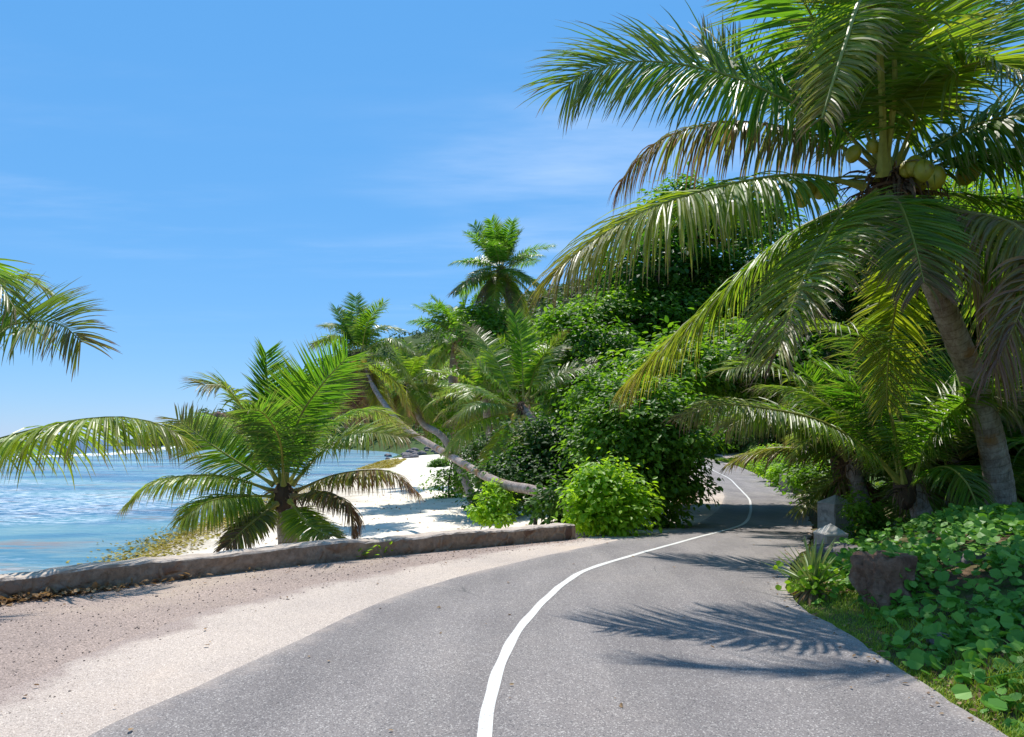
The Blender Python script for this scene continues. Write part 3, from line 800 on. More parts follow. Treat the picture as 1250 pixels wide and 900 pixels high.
    make_palm('big coconut palm with green coconuts leaning over the road at the right', base, cr, [P(1216, 570, 9.94), P(1190, 470, 9.64), P(1150, 370, 9.15), P(1118, 290, 8.85)],
              .192, .128, hero, None, 11, nuts, n=80, segs=5, Lm=1.04, wid=.042, fibre=420, fspread=.75)
    # --- left edge
    cr = P(-130, 568, 8.8); bx = (cr[0]+.1, cr[1]+.1)
    ex = [
        (PX((-130,570,8.78),(-60,555,8.66),(0,536,8.54),(73,517,8.42),(122,510,8.30),(159,510,8.30),(196,519,8.30),(222,533,8.30)), dict(Lm=0.96, roll=-.35, droop=1.15, hue=.26, n=100, vee=.2)),
        (PX((-130,565,8.78),(-70,470,8.54),(0,405,8.30),(36,393,8.17),(66,394,8.05),(88,405,7.93),(100,418,7.93)), dict(Lm=0.86, roll=-.45, droop=.35, hue=.1, n=96)),
        (PX((-130,560,8.78),(-80,430,8.91),(-30,355,9.03),(10,338,9.15),(35,340,9.27),(58,356,9.39)), dict(Lm=0.74, roll=-.4, droop=.6, hue=.15, n=84)),
        (PX((-130,560,8.78),(-95,420,8.54),(-55,320,8.42),(-15,330,8.17),(20,380,8.05)), dict(Lm=0.84, roll=0, droop=.5, n=80)),
    ]
    make_palm('coconut palm at the left edge with one arching frond over the water', (bx[0], bx[1], Hs(*bx)), cr, [], .15, .11, ex,
              None, 21, n=72, segs=5, Lm=.65, wid=.04, fibre=30)
    # --- small one behind the wall
    cr = P(347, 602, 11.4); bs = (P(358, 662, 11.5)[0], 11.5)
    ex = [
        (PX((343,590,11.4),(330,507,11.5),(324,430,11.7)), dict(Lm=.62, roll=0, droop=.04, vee=.5, young=1, hue=0)),
        (PX((349,588,11.4),(363,517,11.2),(392,471,11.0),(424,436,10.8)), dict(Lm=.85, roll=.35, droop=.06, vee=.3, young=1, hue=.03)),
        (PX((349,586,11.5),(349,507,11.8),(360,458,12.1)), dict(Lm=.7, roll=0, droop=.05, vee=.4, young=1)),
        (PX((338,588,11.3),(306,517,10.9),(278,475,10.5),(248,470,10.2)), dict(Lm=.72, roll=.3, droop=.45, hue=.22)),
        (PX((334,592,11.3),(267,549,11.4),(216,512,11.5)), dict(Lm=.7, roll=.45, droop=.22, hue=.08)),
        (PX((334,600,11.3),(282,583,11.1),(232,581,10.9),(186,589,10.7),(155,615,10.6)), dict(Lm=.62, roll=.3, droop=.9, hue=.3)),
        (PX((334,606,11.3),(292,606,10.9),(253,613,10.5),(225,632,10.3)), dict(Lm=.62, roll=.3, droop=1.0, hue=.25)),
        (PX((357,592,11.4),(399,546,11.2),(442,528,11.0),(497,534,10.8)), dict(Lm=.62, roll=-.4, droop=.5, hue=.2)),
        (PX((360,600,11.4),(406,581,11.3),(452,574,11.2),(481,578,11.1),(506,598,11.0)), dict(Lm=.55, roll=-.2, droop=1.2, hue=.3, dry=.5)),
        (PX((357,606,11.3),(399,601,11.0),(427,620,10.8),(432,655,10.7)), dict(Lm=.5, roll=0, droop=1.2, dry=.7, hue=.2)),
        (PX((354,612,11.2),(378,642,10.6),(404,655,10.2)), dict(Lm=.5, roll=-.2, droop=.6, hue=.3)),
        (PX((338,615,11.2),(303,642,10.6),(276,668,10.3)), dict(Lm=.42, roll=.2, droop=.7, hue=.35, dry=.35)),
        (PX((352,590,11.6),(400,520,12.2),(450,500,12.7),(490,520,13.1)), dict(Lm=.6, droop=.6, hue=.15)),
        (PX((340,590,11.6),(300,535,12.2),(262,510,12.8),(225,520,13.2)), dict(Lm=.6, droop=.6, hue=.15)),
        (PX((346,592,11.2),(342,540,10.6),(322,505,10.1),(300,500,9.8)), dict(Lm=.6, droop=.3, hue=.05)),
    ]
    nuts = [tuple(P(x, y, d))+(r,) for x, y, d, r in [(327, 622, 11.2, .09), (333, 616, 11.3, .08)]]
    make_palm('short young coconut palm standing on the sand just behind the low wall', (bs[0], bs[1], Hs(*bs)), cr, [], .2, .15, ex, None, 31, nuts, n=80, segs=4,
              Lm=.6, wid=.034, fibre=70)
    # --- mid one with orange heart, in front of the dark shrub
    cr = P(637, 497, 22.0)
    ex = [
        (PX((639,484,22),(636,422,22.2),(628,386,22.5)), dict(Lm=.75, droop=.05, vee=.4, young=1, hue=.05)),
        (PX((644,484,22),(657,443,21.6),(687,409,21.3)), dict(Lm=.8, droop=.25, roll=-.3)),
        (PX((648,486,22),(683,458,21.8),(724,444,21.6)), dict(Lm=.75, droop=.4, roll=-.4)),
        (PX((650,496,22),(690,484,21.6),(730,490,21.3)), dict(Lm=.75, droop=.9)),
        (PX((648,503,22),(685,540,21.5),(706,576,21.2)), dict(Lm=.7, droop=1.0, hue=.4)),
        (PX((630,490,22),(588,451,21.8),(560,428,21.6)), dict(Lm=.8, droop=.3, roll=.4)),
        (PX((628,497,22),(584,493,21.5),(549,514,21.2)), dict(Lm=.75, droop=.8, roll=.2, hue=.15)),
        (PX((628,502,22),(580,517,21.3),(545,552,21.0)), dict(Lm=.75, droop=.9, hue=.2)),
        (PX((630,506,22),(603,546,21.0),(588,588,20.7)), dict(Lm=.65, droop=.8, hue=.45)),
        (PX((638,508,21.8),(650,540,20.9),(647,575,20.6)), dict(Lm=.6, droop=.6, hue=.55)),
        (PX((634,508,21.8),(613,553,20.8),(600,602,20.6)), dict(Lm=.6, droop=.8, hue=.6, dry=.2)),
        (PX((630,492,22.2),(600,430,23),(575,400,23.8)), dict(Lm=.8, droop=.2)),
        (PX((642,486,22.2),(668,430,23),(690,425,23.8)), dict(Lm=.8, droop=.3)),
        (PX((629,497,22.2),(570,470,23),(535,480,23.5)), dict(Lm=.75, droop=.6)),
        (PX((644,492,22.2),(690,500,23.4),(716,530,24)), dict(Lm=.75, droop=.7)),
    ]
    bx = (2.2, 20.5)
    nuts = [tuple(P(x, y, 21.75))+(.11,) for x, y in [(628, 510), (634, 515), (627, 520), (641, 512), (632, 525)]]
    make_palm('coconut palm with orange heart and spreading fronds in front of the dark shrub', (bx[0], bx[1], Hs(*bx)), cr, [P(690, 566, 21.2)], .2, .14, ex, None, 41, nuts, 'coconut_yellow',
              n=78, segs=4, fold=False, wid=.042, fibre=70, hue0=.1, skirt=3, skirtL=1.1)
    # --- leaning ones over the beach
    leanx = [(PX(*[(x, y, 29+dd*t) for (x, y), t in zip(pp, (0, .3, .7, 1, 1.2))]), kw) for pp, dd, kw in [
        ([(437, 430), (436, 392), (434, 362)], .3, dict(droop=.06, vee=.35, young=1, hue=.05)),
        ([(441, 430), (449, 394), (468, 370)], -.8, dict(droop=.2, young=1, hue=.08)),
        ([(435, 430), (423, 398), (411, 378)], .6, dict(droop=.15, young=1, hue=.05)),
        ([(434, 430), (410, 411), (382, 420)], -.6, dict(droop=.7, hue=.1)),
        ([(441, 432), (474, 413), (506, 430)], -.8, dict(droop=.7, hue=.05)),
        ([(442, 435), (480, 438), (506, 470)], -.4, dict(droop=.9, hue=.25)),
        ([(442, 438), (484, 468), (500, 503)], .8, dict(droop=.9, hue=.4, dry=.1)),
        ([(438, 440), (456, 474), (470, 519)], -1.2, dict(droop=.6, hue=.6, dry=.2)),
        ([(440, 440), (472, 478), (484, 524)], .9, dict(droop=.6, hue=.6, dry=.3)),
        ([(436, 440), (412, 450), (396, 480)], -.9, dict(droop=.8, hue=.3)),
        ([(436, 432), (420, 400), (395, 398)], 1.6, dict(droop=.5, hue=.1)),
        ([(440, 430), (462, 400), (490, 402)], 1.8, dict(droop=.5, hue=.05)),
        ([(434, 442), (428, 480), (427, 516)], -.5, dict(droop=.8, hue=.5, dry=.85)),
        ([(440, 444), (444, 480), (442, 512)], -.8, dict(droop=.8, hue=.5, dry=.8)),
        ([(436, 444), (418, 476), (412, 508)], .5, dict(droop=.8, hue=.5, dry=.8)),
    ]]
    cr = P(437, 434, 29.0); bs = P(722, 622, 14.8); bs[2] = Hs(bs[0], bs[1])
    make_palm('coconut palm whose long thin trunk leans far out over the beach', bs, cr, [P(690, 614, 15.3), P(652, 599, 15.9), P(604, 587, 17.5), P(545, 554, 21.5), P(492, 520, 26), P(459, 478, 28.4)], .12, .10, leanx, 
              None, 51, [tuple(P(x, y, 28.6))+(.13,) for x, y in [(432, 441), (440, 446), (434, 450), (444, 440), (427, 446)]], 'coconut_yellow', n=80, segs=3, fold=False, Lm=.8, wid=.045,
              droop=.8, fibre=80, skirt=4, skirtL=2.2, hue0=.14)
    cr = P(497, 470, 37.0); bs = P(585, 566, 33); bs[2] = Hs(bs[0], bs[1])
    make_palm('coconut palm with yellow drooping fronds beside the long leaning trunk', bs, cr, [P(545, 540, 34), P(515, 515, 35.8)], .2, .14, [],
              dict(n=20, L=3.2, el0=78, el1=-48, pw=.85, az0=1.7, b0=25, b1=50), 52, n=70, segs=3, fold=False, Lm=.85, droop=.8, wid=.055, fibre=60, skirt=8, skirtL=2.6, hue0=.22)
    # --- upright pair behind
    cr = P(559, 408, 42.0); bs = np.array([-3.2, 42.5, 0]); bs[2] = Hs(bs[0], bs[1])
    make_palm('mid height coconut palm with bare upright trunk behind the spreading one', bs, cr, [P(553, 470, 42.2)], .3, .26, [],
              dict(n=22, L=3.3, el0=82, el1=-48, pw=.85, az0=.9, b0=20, b1=48), 53, n=70, segs=3, fold=False, Lm=.9, droop=.8, wid=.06, fibre=60, skirt=2, skirtL=2.0)
    cr = P(611, 328, 38.0); bs = np.array([1.6, 40.0, 0]); bs[2] = Hs(bs[0], bs[1])
    make_palm('tallest coconut palm, standing clear above the trees against the blue sky', bs, cr, [P(640, 440, 39), P(622, 372, 38.4)], .26, .17, [],
              dict(n=26, L=3.0, el0=84, el1=-50, pw=.9, az0=2.0, b0=15, b1=42), 54, [tuple(P(x, y, 37.6))+(.15,) for x, y in [(607, 338), (614, 341), (603, 343), (618, 336)]], n=70, segs=3, fold=False, Lm=.85, wid=.055, droop=.7,
              fibre=60, skirt=6, skirtL=2.8, hue0=.02)
    # small one low at the back of the beach
    for i, (px, py, d, by, L, lab) in enumerate([(590, 478, 31, 31.5, 2.6, 'low coconut palm half hidden between the taller palms above the sand'),
                                 (520, 470, 52, 52, 3.6, 'far coconut palm on the slope above the end of the beach')]):
        cr = P(px, py, d); bs = np.array([cr[0]+(.8 if i == 0 else 5.0), by, 0]); bs[2] = Hs(bs[0], bs[1])
        make_palm(lab, bs, cr, [], .22, .16, [], dict(n=15, L=L, el0=80, el1=-30, az0=i), 60+i, n=34, segs=3, fold=False, Lm=.8, wid=.09, fibre=30, hue0=.18)
    # --- cluster at the right behind the rocks
    B0 = Hs
    def gb(px, d): x = (px-625)/F*d; return np.array([x, d, Hs(x, d)])
    cr = P(1106, 588, 10.6); bs = gb(1132, 10.7)
    ex = [
        (PX((1100,590,10.6),(1060,550,10.5),(1000,514,10.4),(930,498,10.3),(872,494,10.2),(832,508,10.1)), dict(Lm=.7, roll=.35, droop=.9, n=96, hue=.14, r0=.04)),
        (PX((1104,590,10.5),(1090,520,10.3),(1072,440,10.2),(1040,400,10.0),(1000,395,9.8)), dict(Lm=.9, roll=.3, droop=.5, hue=.1)),
        (PX((1110,588,10.6),(1115,530,10.9),(1150,490,11.3),(1185,480,11.7),(1225,500,12)), dict(Lm=.85, roll=-.35, droop=.6, hue=.12)),
        (PX((1116,590,10.6),(1130,545,10.3),(1160,500,10.0),(1200,478,9.8),(1250,500,9.6)), dict(Lm=.85, roll=-.5, droop=.45, hue=.1)),
        (PX((1104,588,10.7),(1085,500,11.2),(1085,430,11.6),(1110,380,12)), dict(Lm=.9, droop=.2, young=1)),
        (PX((1100,590,10.8),(1040,520,11.5),(985,480,12),(930,470,12.4)), dict(Lm=.85, roll=.3, droop=.7, hue=.1)),
        (PX((1112,592,10.7),(1170,570,11.2),(1230,580,11.6),(1290,620,11.8)), dict(Lm=.8, droop=.8)),
        (PX((1112,592,10.5),(1150,570,9.9),(1180,590,9.5),(1200,640,9.3)), dict(Lm=.5, droop=.9, gaps=.4)),
    ]
    make_palm('low coconut palm behind the rocks whose long frond reaches over the road', bs, cr, [P(1124, 625, 10.65)], .16, .13, ex, dict(n=4, L=2.4, el0=85, el1=65, az0=.3), 71, n=74, segs=4, Lm=.8, wid=.036, fibre=60)
    cr = P(1038, 560, 13.5); bs = gb(1082, 13.0)
    ex = [
        (PX((1036,560,13.5),(1010,500,13.4),(975,462,13.2),(930,445,13),(885,452,12.8)), dict(Lm=.85, roll=.35, droop=.5, hue=.2)),
        (PX((1034,562,13.5),(990,520,13.6),(940,500,13.6),(890,520,13.6)), dict(Lm=.85, roll=.2, droop=.9, hue=.1)),
        (PX((1034,562,13.4),(1000,520,13.4),(965,498,13.3),(930,498,13.2)), dict(Lm=.6, droop=.8, hue=.2)),
        (PX((1040,558,13.5),(1045,480,13.6),(1030,420,13.8),(1000,390,14)), dict(Lm=.85, droop=.2, hue=.1)),
    ]
    make_palm('coconut palm with shaggy brown skirt at the left of the roadside clump', bs, cr, [P(1050, 605, 13.2)], .17, .14, ex, dict(n=12, L=2.5, el0=85, el1=18, az0=1.1), 72, n=60, segs=3, Lm=.8, wid=.048, fibre=90, skirt=5, skirtL=1.0)
    cr = P(1168, 560, 13.2); bs = gb(1150, 12.6)
    make_palm('shaded coconut palm in the roadside clump, close left of the big trunk', bs, cr, [], .17, .14, [], dict(n=15, L=2.8, el0=80, el1=-25, az0=.2), 73, n=56, segs=3, Lm=.8, wid=.048, fibre=60, skirt=5, skirtL=1.0)
    cr = P(1290, 560, 12.0); bs = gb(1280, 12.2)
    make_palm('coconut palm at the right edge, its fronds showing behind the big trunk', bs, cr, [], .17, .14, [], dict(n=15, L=2.9, el0=80, el1=-25, az0=.9), 74, n=56, segs=3, Lm=.8, wid=.048, fibre=40)
build_palms()

# ------------------------------------------------------------------ broadleaf trees and shrubs
LEAF6 = (np.array([(0, 0, 0), (-.26, .28, .07), (-.24, .68, .06), (0, 1, -.05), (.24, .68, .06), (.26, .28, .07)]), [np.array([(0, 3, 2, 1), (0, 5, 4, 3)])])
LEAF4 = (np.array([(0, 0, 0), (-.33, .5, .05), (0, 1, 0), (.33, .5, .05)]), [np.array([(0, 3, 2, 1)])])
LEAF8 = (np.array([(0, 0, 0), (-.42, .12, .10), (-.55, .5, .13), (-.32, .9, .08), (0, .84, -.02), (.32, .9, .08), (.55, .5, .13), (.42, .12, .10)]),
         [np.array([(0, 4, 3, 2), (0, 7, 6, 5)])[:, :4], np.array([(0, 2, 1), (0, 5, 4), ])])
LEAF8 = (LEAF8[0], [np.array([(0, 4, 3, 2), (0, 6, 5, 4)]), np.array([(0, 2, 1), (0, 7, 6)])])

def place_leaves(g, tmpl, pos, axis_, nrm_, size, rnd, m=0):
    tv, tf = tmpl
    a = norm(axis_); b = norm(np.cross(a, nrm_)); n = np.cross(b, a)
    V = pos[:, None]+size[:, None, None]*(tv[None, :, :1]*b[:, None]+tv[None, :, 1:2]*a[:, None]+tv[None, :, 2:]*n[:, None])
    k = len(tv); N_ = len(pos)
    fs = [(np.arange(N_)[:, None, None]*k+f[None]).reshape(-1, f.shape[1]) for f in tf]
    g.add(V.reshape(-1, 3), fs, m, rnd=np.repeat(rnd, k))

def crown_geo(g, rng, lobes, clusters, per, size, csize=.28, tmpl=LEAF6, flat=.35, inner=.25):
    """leaf clusters over lumpy lobes; lobes: (cx,cy,cz,rx,ry,rz)"""
    lobes = np.asarray(lobes, float)
    area = (lobes[:, 3]*lobes[:, 4]*lobes[:, 5])**(2/3); pr = area/area.sum()
    li = rng.choice(len(lobes), clusters, p=pr)
    d = norm(rng.normal(0, 1, (clusters, 3)))
    d[:, 2] = np.where(d[:, 2] < -.2, np.abs(d[:, 2])*rng.choice([-1, 1], clusters, p=[.45, .55]), d[:, 2]); d = norm(d)
    c, r = lobes[li, :3], lobes[li, 3:]
    lump = 1+.16*np.sin(d[:, 0]*6+li*1.7)*np.cos(d[:, 1]*5+li)+.12*np.sin(d[:, 2]*9+li*2.3)+rng.normal(0, .09, clusters)
    lump = lump+np.where(rng.random(clusters) < .14, rng.uniform(.08, .36, clusters), 0)
    k = np.where(rng.random(clusters) < inner, rng.uniform(.45, .9, clusters), 1)*lump
    cp = c+d*r*k[:, None]
    o = norm(d/r)
    n = clusters*per
    off = rng.normal(0, 1, (n, 3))*csize*np.repeat(rng.uniform(.6, 1.25, clusters), per)[:, None]
    off[:, 2] *= .6
    pos = np.repeat(cp, per, 0)+off
    oo = np.repeat(o, per, 0)
    nr = norm(oo*.45+U8*(.75)+rng.normal(0, flat, (n, 3))+norm(off)*.35)
    ax = norm(off)+oo*.5+rng.normal(0, .6, (n, 3))+np.array([0, 0, -.35])
    ax = norm(ax-(ax*nr).sum(1, keepdims=True)*nr*.85)
    crnd = np.repeat(rng.random(clusters), per)
    lr = rng.normal(0, .16, len(lobes)); lsz = rng.uniform(.82, 1.2, len(lobes))
    rnd = np.clip(.6*crnd+.4*rng.random(n)+np.repeat(lr[li], per), 0, 1)
    place_leaves(g, tmpl, pos, ax, nr, size*rng.uniform(.55, 1.3, n)*np.repeat(lsz[li], per), rnd)
    return cp

def make_tree(name, label, cat, base, lobes, clusters, per, size, leaf, seed, csize=.28, trunk=.15, group=None, tmpl=LEAF6, bark='bark', inner=.25, twigs=40, flat=.35):
    rng = np.random.default_rng(seed)
    base = np.array(base, float); root = thing(name, label, cat, base, group)
    lobes = np.asarray(lobes, float)
    g = Geo(); cp = crown_geo(g, rng, lobes, clusters, per, size, csize, tmpl, flat, inner); g.build('crown', M[leaf], root, base)
    g = Geo()
    top = lobes[:, :3].mean(0)*.65+base*.35
    v, fs, u = tube(curve_pts([base-np.array([0, 0, .3]), (base+top)/2+rng.normal(0, .12*trunk/.15, 3), top], 10), np.linspace(trunk*1.2, trunk*.75, 10), 9); g.add(v, fs)
    for l in lobes:
        c = l[:3]
        v, fs, u = tube(curve_pts([top-np.array([0, 0, .1]), (top+c)/2+rng.normal(0, .15, 3)*l[3]*.5, c], 8), np.linspace(trunk*.65, trunk*.18, 8), 7); g.add(v, fs)
    for q in cp[rng.choice(len(cp), min(twigs, len(cp)), replace=False)]:
        l = lobes[np.argmin(np.linalg.norm(lobes[:, :3]-q, axis=1)), :3]
        v, fs, u = tube(curve_pts([l, (l+q)/2+rng.normal(0, .08, 3), q], 5), np.linspace(trunk*.22, trunk*.06, 5), 5); g.add(v, fs)
    g.build('trunk', M[bark], root, base, True)
    return root

def LP(px, py, d, r, ry=None, rz=None):
    p = P(px, py, d); return (p[0], p[1], p[2], r, ry or r, rz or r)

def build_shrubs():
    # big round bush beside the road
    x, y = 2.6, 16.2
    make_tree('roadside_bush', 'tall dense green bush at the left of the road where it bends away', 'bush', (x, y, Hs(x, y)),
              [LP(775, 560, 16, 1.15, 1.1, 1.2), LP(805, 545, 16.6, 1.0, 1.0, 1.15), LP(742, 545, 16.5, .8, .8, 1.0), LP(775, 505, 16.5, 1.05, 1.0, .75), LP(815, 595, 16, .85, .85, .7), LP(760, 615, 15.6, 1.0, .8, .7),
               LP(735, 495, 17.5, .8, .8, .8)], 1300, 22, .135, 'leaf_mid', 101, .16, .09, 'green shrubs left of the road')
    x, y = 1.7, 13.6
    make_tree('roadside_bush', 'bright yellow green bush with big leaves at the end of the low wall', 'bush', (x, y, Hs(x, y)),
              [LP(735, 612, 13.4, .40, .4, .36), LP(757, 630, 13.2, .36, .35, .26), LP(722, 632, 13.3, .30, .3, .26), LP(732, 588, 13.6, .30, .3, .24), LP(768, 606, 13.6, .26, .3, .30), LP(745, 640, 13.1, .4, .3, .2), LP(722, 583, 13.5, .13, .13, .28), LP(706, 606, 13.4, .16, .16, .2), LP(752, 578, 13.6, .12, .12, .22), LP(784, 622, 13.4, .16, .16, .2), LP(708, 636, 13.2, .2, .2, .14)], 330, 16, .125, 'leaf_bright', 102, .16, .04, 'green shrubs left of the road', inner=.35, twigs=60)
    x, y = .6, 18.8
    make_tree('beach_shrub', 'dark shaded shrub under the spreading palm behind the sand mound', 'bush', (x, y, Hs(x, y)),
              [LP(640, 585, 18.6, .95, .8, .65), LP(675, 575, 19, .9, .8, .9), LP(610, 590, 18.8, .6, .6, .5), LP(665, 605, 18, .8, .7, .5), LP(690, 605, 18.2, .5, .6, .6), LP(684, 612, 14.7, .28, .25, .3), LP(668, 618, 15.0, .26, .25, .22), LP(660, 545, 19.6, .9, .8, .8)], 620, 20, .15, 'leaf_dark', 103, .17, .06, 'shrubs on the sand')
    x, y = -.65, 16.9
    make_tree('beach_shrub', 'small bright green shrub growing on the edge of the white sand', 'bush', (x, y, Hs(x, y)),
              [LP(594, 610, 16.6, .17, .2, .17), LP(606, 600, 16.9, .19, .2, .18), LP(588, 624, 16.4, .16, .18, .13), LP(614, 614, 16.6, .17, .2, .15), LP(600, 634, 16.3, .2, .18, .09), LP(612, 632, 16.4, .18, .18, .1)], 95, 16, .115, 'leaf_bright', 104, .09, .025, 'shrubs on the sand')
    for i, (px, py, d, r, lab, lf) in enumerate([(562, 586, 24, .4, 'low green shrub on the sand under the long leaning trunk', 'leaf_bright'), (535, 570, 40, .8, 'round dark shrub at the far end of the white sand', 'leaf_mid'), (548, 515, 40, 1.5, 'leafy green shrub behind the two leaning trunks', 'leaf_mid'),
                                  (598, 560, 27, 1.0, 'dense shrub left of the dark shaded shrub, behind the leaning trunk', 'leaf_dark')]):
        p = GH(px, py) if i < 2 else P(px, py, d)
        if i < 2: p[2] += r*.15
        make_tree('beach_shrub', lab, 'bush', (p[0], p[1], Hs(p[0], p[1])), [(p[0], p[1], p[2], r, r, r*.8), (p[0]+r*.6, p[1]+r*.3, p[2]+r*.3, r*.8, r*.8, r*.7), (p[0]-r*.5, p[1]+r*.4, p[2]-r*.1, r*.7, r*.7, r*.6)]+([] if i < 2 else [(p[0]+k_*r*.6, p[1]+.2*k_, Hs(p[0], p[1])+r*(.45+.5*(k_ == 0)), r*.85, r*.8, r*.6) for k_ in (.1, .9)]), int(150*r+120), 18, .18, lf, 110+i, .16+.05*r, .05, 'shrubs on the sand')
    # trees left of the road, arching over it
    x, y = 4.2, 27.5
    make_tree('broadleaf_tree', 'great spreading broadleaf tree arching over the road bend', 'tree', (x, y, Hs(x, y)),
              [LP(800, 330, 28, 2.0, 1.8, .9), LP(850, 290, 29, 2.1, 1.8, .9), LP(760, 395, 27, 1.9, 1.8, .9), LP(830, 385, 28.5, 2.2, 2, 1.1), LP(900, 345, 29, 2.0, 1.9, 1.1), LP(880, 420, 28, 2.2, 2, 1.1),
               LP(815, 460, 28, 2.0, 1.8, 1.2), LP(930, 400, 27, 1.9, 1.8, 1.2), LP(745, 450, 26.5, 1.6, 1.5, 1.1), LP(835, 248, 30, 1.3, 1.2, .6), LP(960, 450, 26, 1.9, 1.8, 1.0), LP(790, 410, 29, 2.2, 2, 1.4), LP(910, 275, 31, 1.6, 1.6, .8)],
              2000, 24, .24, 'leaf_mid', 121, .33, .28, 'broadleaf trees along the road', twigs=80)
    x, y = 2.6, 23.5
    make_tree('broadleaf_tree', 'leafy tree behind the tall roadside bush, with pale green new leaves', 'tree', (x, y, Hs(x, y)),
              [LP(725, 425, 24, 1.3, 1.3, .8), LP(760, 470, 23, 1.3, 1.2, .9), LP(700, 455, 25, 1.1, 1.1, .8), LP(735, 490, 23, 1.2, 1.2, 1.0), LP(705, 400, 26, 1.2, 1.2, .6), LP(715, 520, 22, 1.1, 1.1, 1.1), LP(850, 452, 20, 1.3, 1.2, .7), LP(905, 455, 20.3, 1.5, 1.5, .7), LP(870, 440, 21.8, 1.8, 1.8, .9), LP(940, 442, 21.2, 1.8, 1.8, .9), LP(830, 455, 19, 1.2, 1.2, .7), LP(900, 440, 24.5, 1.9, 1.9, .9)],
              1700, 22, .2, 'leaf_mid', 122, .24, .16, 'broadleaf trees along the road', twigs=60)
    x, y = 2.2, 33
    make_tree('broadleaf_tree', 'dark leafy tree between the tallest palm and the great spreading tree', 'tree', (x, y, Hs(x, y)),
              [LP(670, 430, 33, 1.7, 1.6, 1.1), LP(640, 455, 32, 1.5, 1.4, 1.2), LP(690, 470, 31, 1.6, 1.6, 1.3), LP(600, 415, 36, 1.4, 1.4, 1.2), LP(585, 395, 37, 1.0, 1.0, .8), LP(700, 400, 35, 1.6, 1.5, .8), LP(610, 450, 35, 1.6, 1.5, 1.4)],
              900, 22, .24, 'leaf_mid', 123, .32, .2, 'broadleaf trees along the road', twigs=60)
    # trees on the slope right of the road (behind the palm clump)
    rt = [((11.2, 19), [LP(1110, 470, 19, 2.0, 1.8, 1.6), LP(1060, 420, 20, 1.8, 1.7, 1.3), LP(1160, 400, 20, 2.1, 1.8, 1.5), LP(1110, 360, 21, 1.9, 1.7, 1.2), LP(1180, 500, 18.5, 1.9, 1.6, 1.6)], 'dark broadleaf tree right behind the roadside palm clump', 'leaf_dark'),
          ((15.0, 19), [LP(1230, 440, 19, 2.2, 1.9, 1.7), LP(1280, 380, 20, 2.3, 2, 1.6), LP(1230, 320, 20.5, 2.0, 1.8, 1.4), LP(1290, 520, 18, 2.2, 2, 1.8), LP(1190, 290, 21.5, 1.6, 1.5, 1.1)], 'yellow green tree seen past the right side of the big palm crown', 'leaf_bright'),
          ((12.5, 26), [LP(1000, 440, 26, 2.2, 2, 1.5), LP(960, 400, 27, 2.2, 2, 1.4), LP(1030, 380, 27, 2.4, 2, 1.5), LP(990, 340, 28, 2.2, 2, 1.2), LP(1050, 320, 28, 2.0, 2, 1.2), LP(1010, 480, 25, 2.0, 1.8, 1.3), LP(950, 440, 22.5, 1.7, 1.6, .8), LP(1000, 420, 21, 1.8, 1.8, .9), LP(900, 425, 23.5, 1.6, 1.6, .7), LP(985, 440, 19.8, 1.5, 1.4, .7)], 'tall tree whose crown shades the road beyond the pillars', 'leaf_mid'),
          ((16.5, 27), [LP(1120, 330, 27, 2.4, 2.2, 1.6), LP(1090, 280, 29, 2.2, 2, 1.2), LP(1150, 270, 29, 2.2, 2, 1.3), LP(1130, 400, 26, 2.3, 2, 1.6)], 'leafy tree on the slope directly behind the big palm heart', 'leaf_mid'),
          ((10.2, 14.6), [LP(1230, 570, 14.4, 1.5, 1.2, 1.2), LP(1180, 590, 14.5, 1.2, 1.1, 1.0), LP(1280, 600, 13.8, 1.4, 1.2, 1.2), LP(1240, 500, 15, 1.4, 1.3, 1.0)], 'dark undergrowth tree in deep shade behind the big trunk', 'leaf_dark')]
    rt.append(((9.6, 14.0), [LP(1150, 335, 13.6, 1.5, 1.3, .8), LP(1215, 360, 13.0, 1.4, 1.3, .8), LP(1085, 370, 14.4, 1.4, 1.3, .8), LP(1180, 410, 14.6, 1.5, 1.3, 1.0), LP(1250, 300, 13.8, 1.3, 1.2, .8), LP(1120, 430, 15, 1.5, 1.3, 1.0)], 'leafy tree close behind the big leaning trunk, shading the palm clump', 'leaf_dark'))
    for i, (b, lb, lab, lf) in enumerate(rt):
        make_tree('broadleaf_tree', lab, 'tree', (b[0], b[1], Hs(*b)), lb, 900, 22, .22, lf, 130+i, .3, .2, 'broadleaf trees along the road', twigs=50)
    # along the right verge, far down the road
    vg = [(944, 572, 46, .85, 'bright rounded shrub on the grass verge nearest the side drive'), (957, 582, 41, .75, 'bright shrub just left of the concrete culvert block'), (935, 562, 55, 1.3, 'taller leafy shrub behind the bright verge shrubs'),
          (985, 575, 34, 1.1, 'shrub hanging over the concrete culvert block'), (1000, 590, 28, 1.0, 'dark verge shrub between culvert block and stone pillars')]
    for i, (px, py, d, r, lab) in enumerate(vg):
        p = P(px, py, d); lf = 'leaf_bright' if i < 3 else 'leaf_mid'
        make_tree('verge_shrub', lab, 'bush', (p[0], p[1], Hs(p[0], p[1])), [(p[0], p[1], p[2], r, r, r*.7), (p[0]+r*.7, p[1]+.3, p[2]+r*.15, r*.8, r*.8, r*.7), (p[0]+r*.2, p[1]-.3, p[2]-r*.35, r*.7, r*.7, r*.5)], 190, 18, .2, lf, 150+i, .18, .04, 'shrubs along the right verge')
    p = P(1066, 622, 11.6)
    make_tree('verge_shrub', 'small dark shrub between the taller pillar and the palm trunks', 'bush', (p[0], p[1], Hs(p[0], p[1])), [(p[0]-.18, p[1], p[2]-.15, .22, .2, .34), (p[0]-.05, p[1], p[2]-.35, .26, .22, .25)], 90, 16, .08, 'leaf_mid', 160, .1, .03, 'shrubs along the right verge')
    # trees beyond the bend
    rng = np.random.default_rng(77)
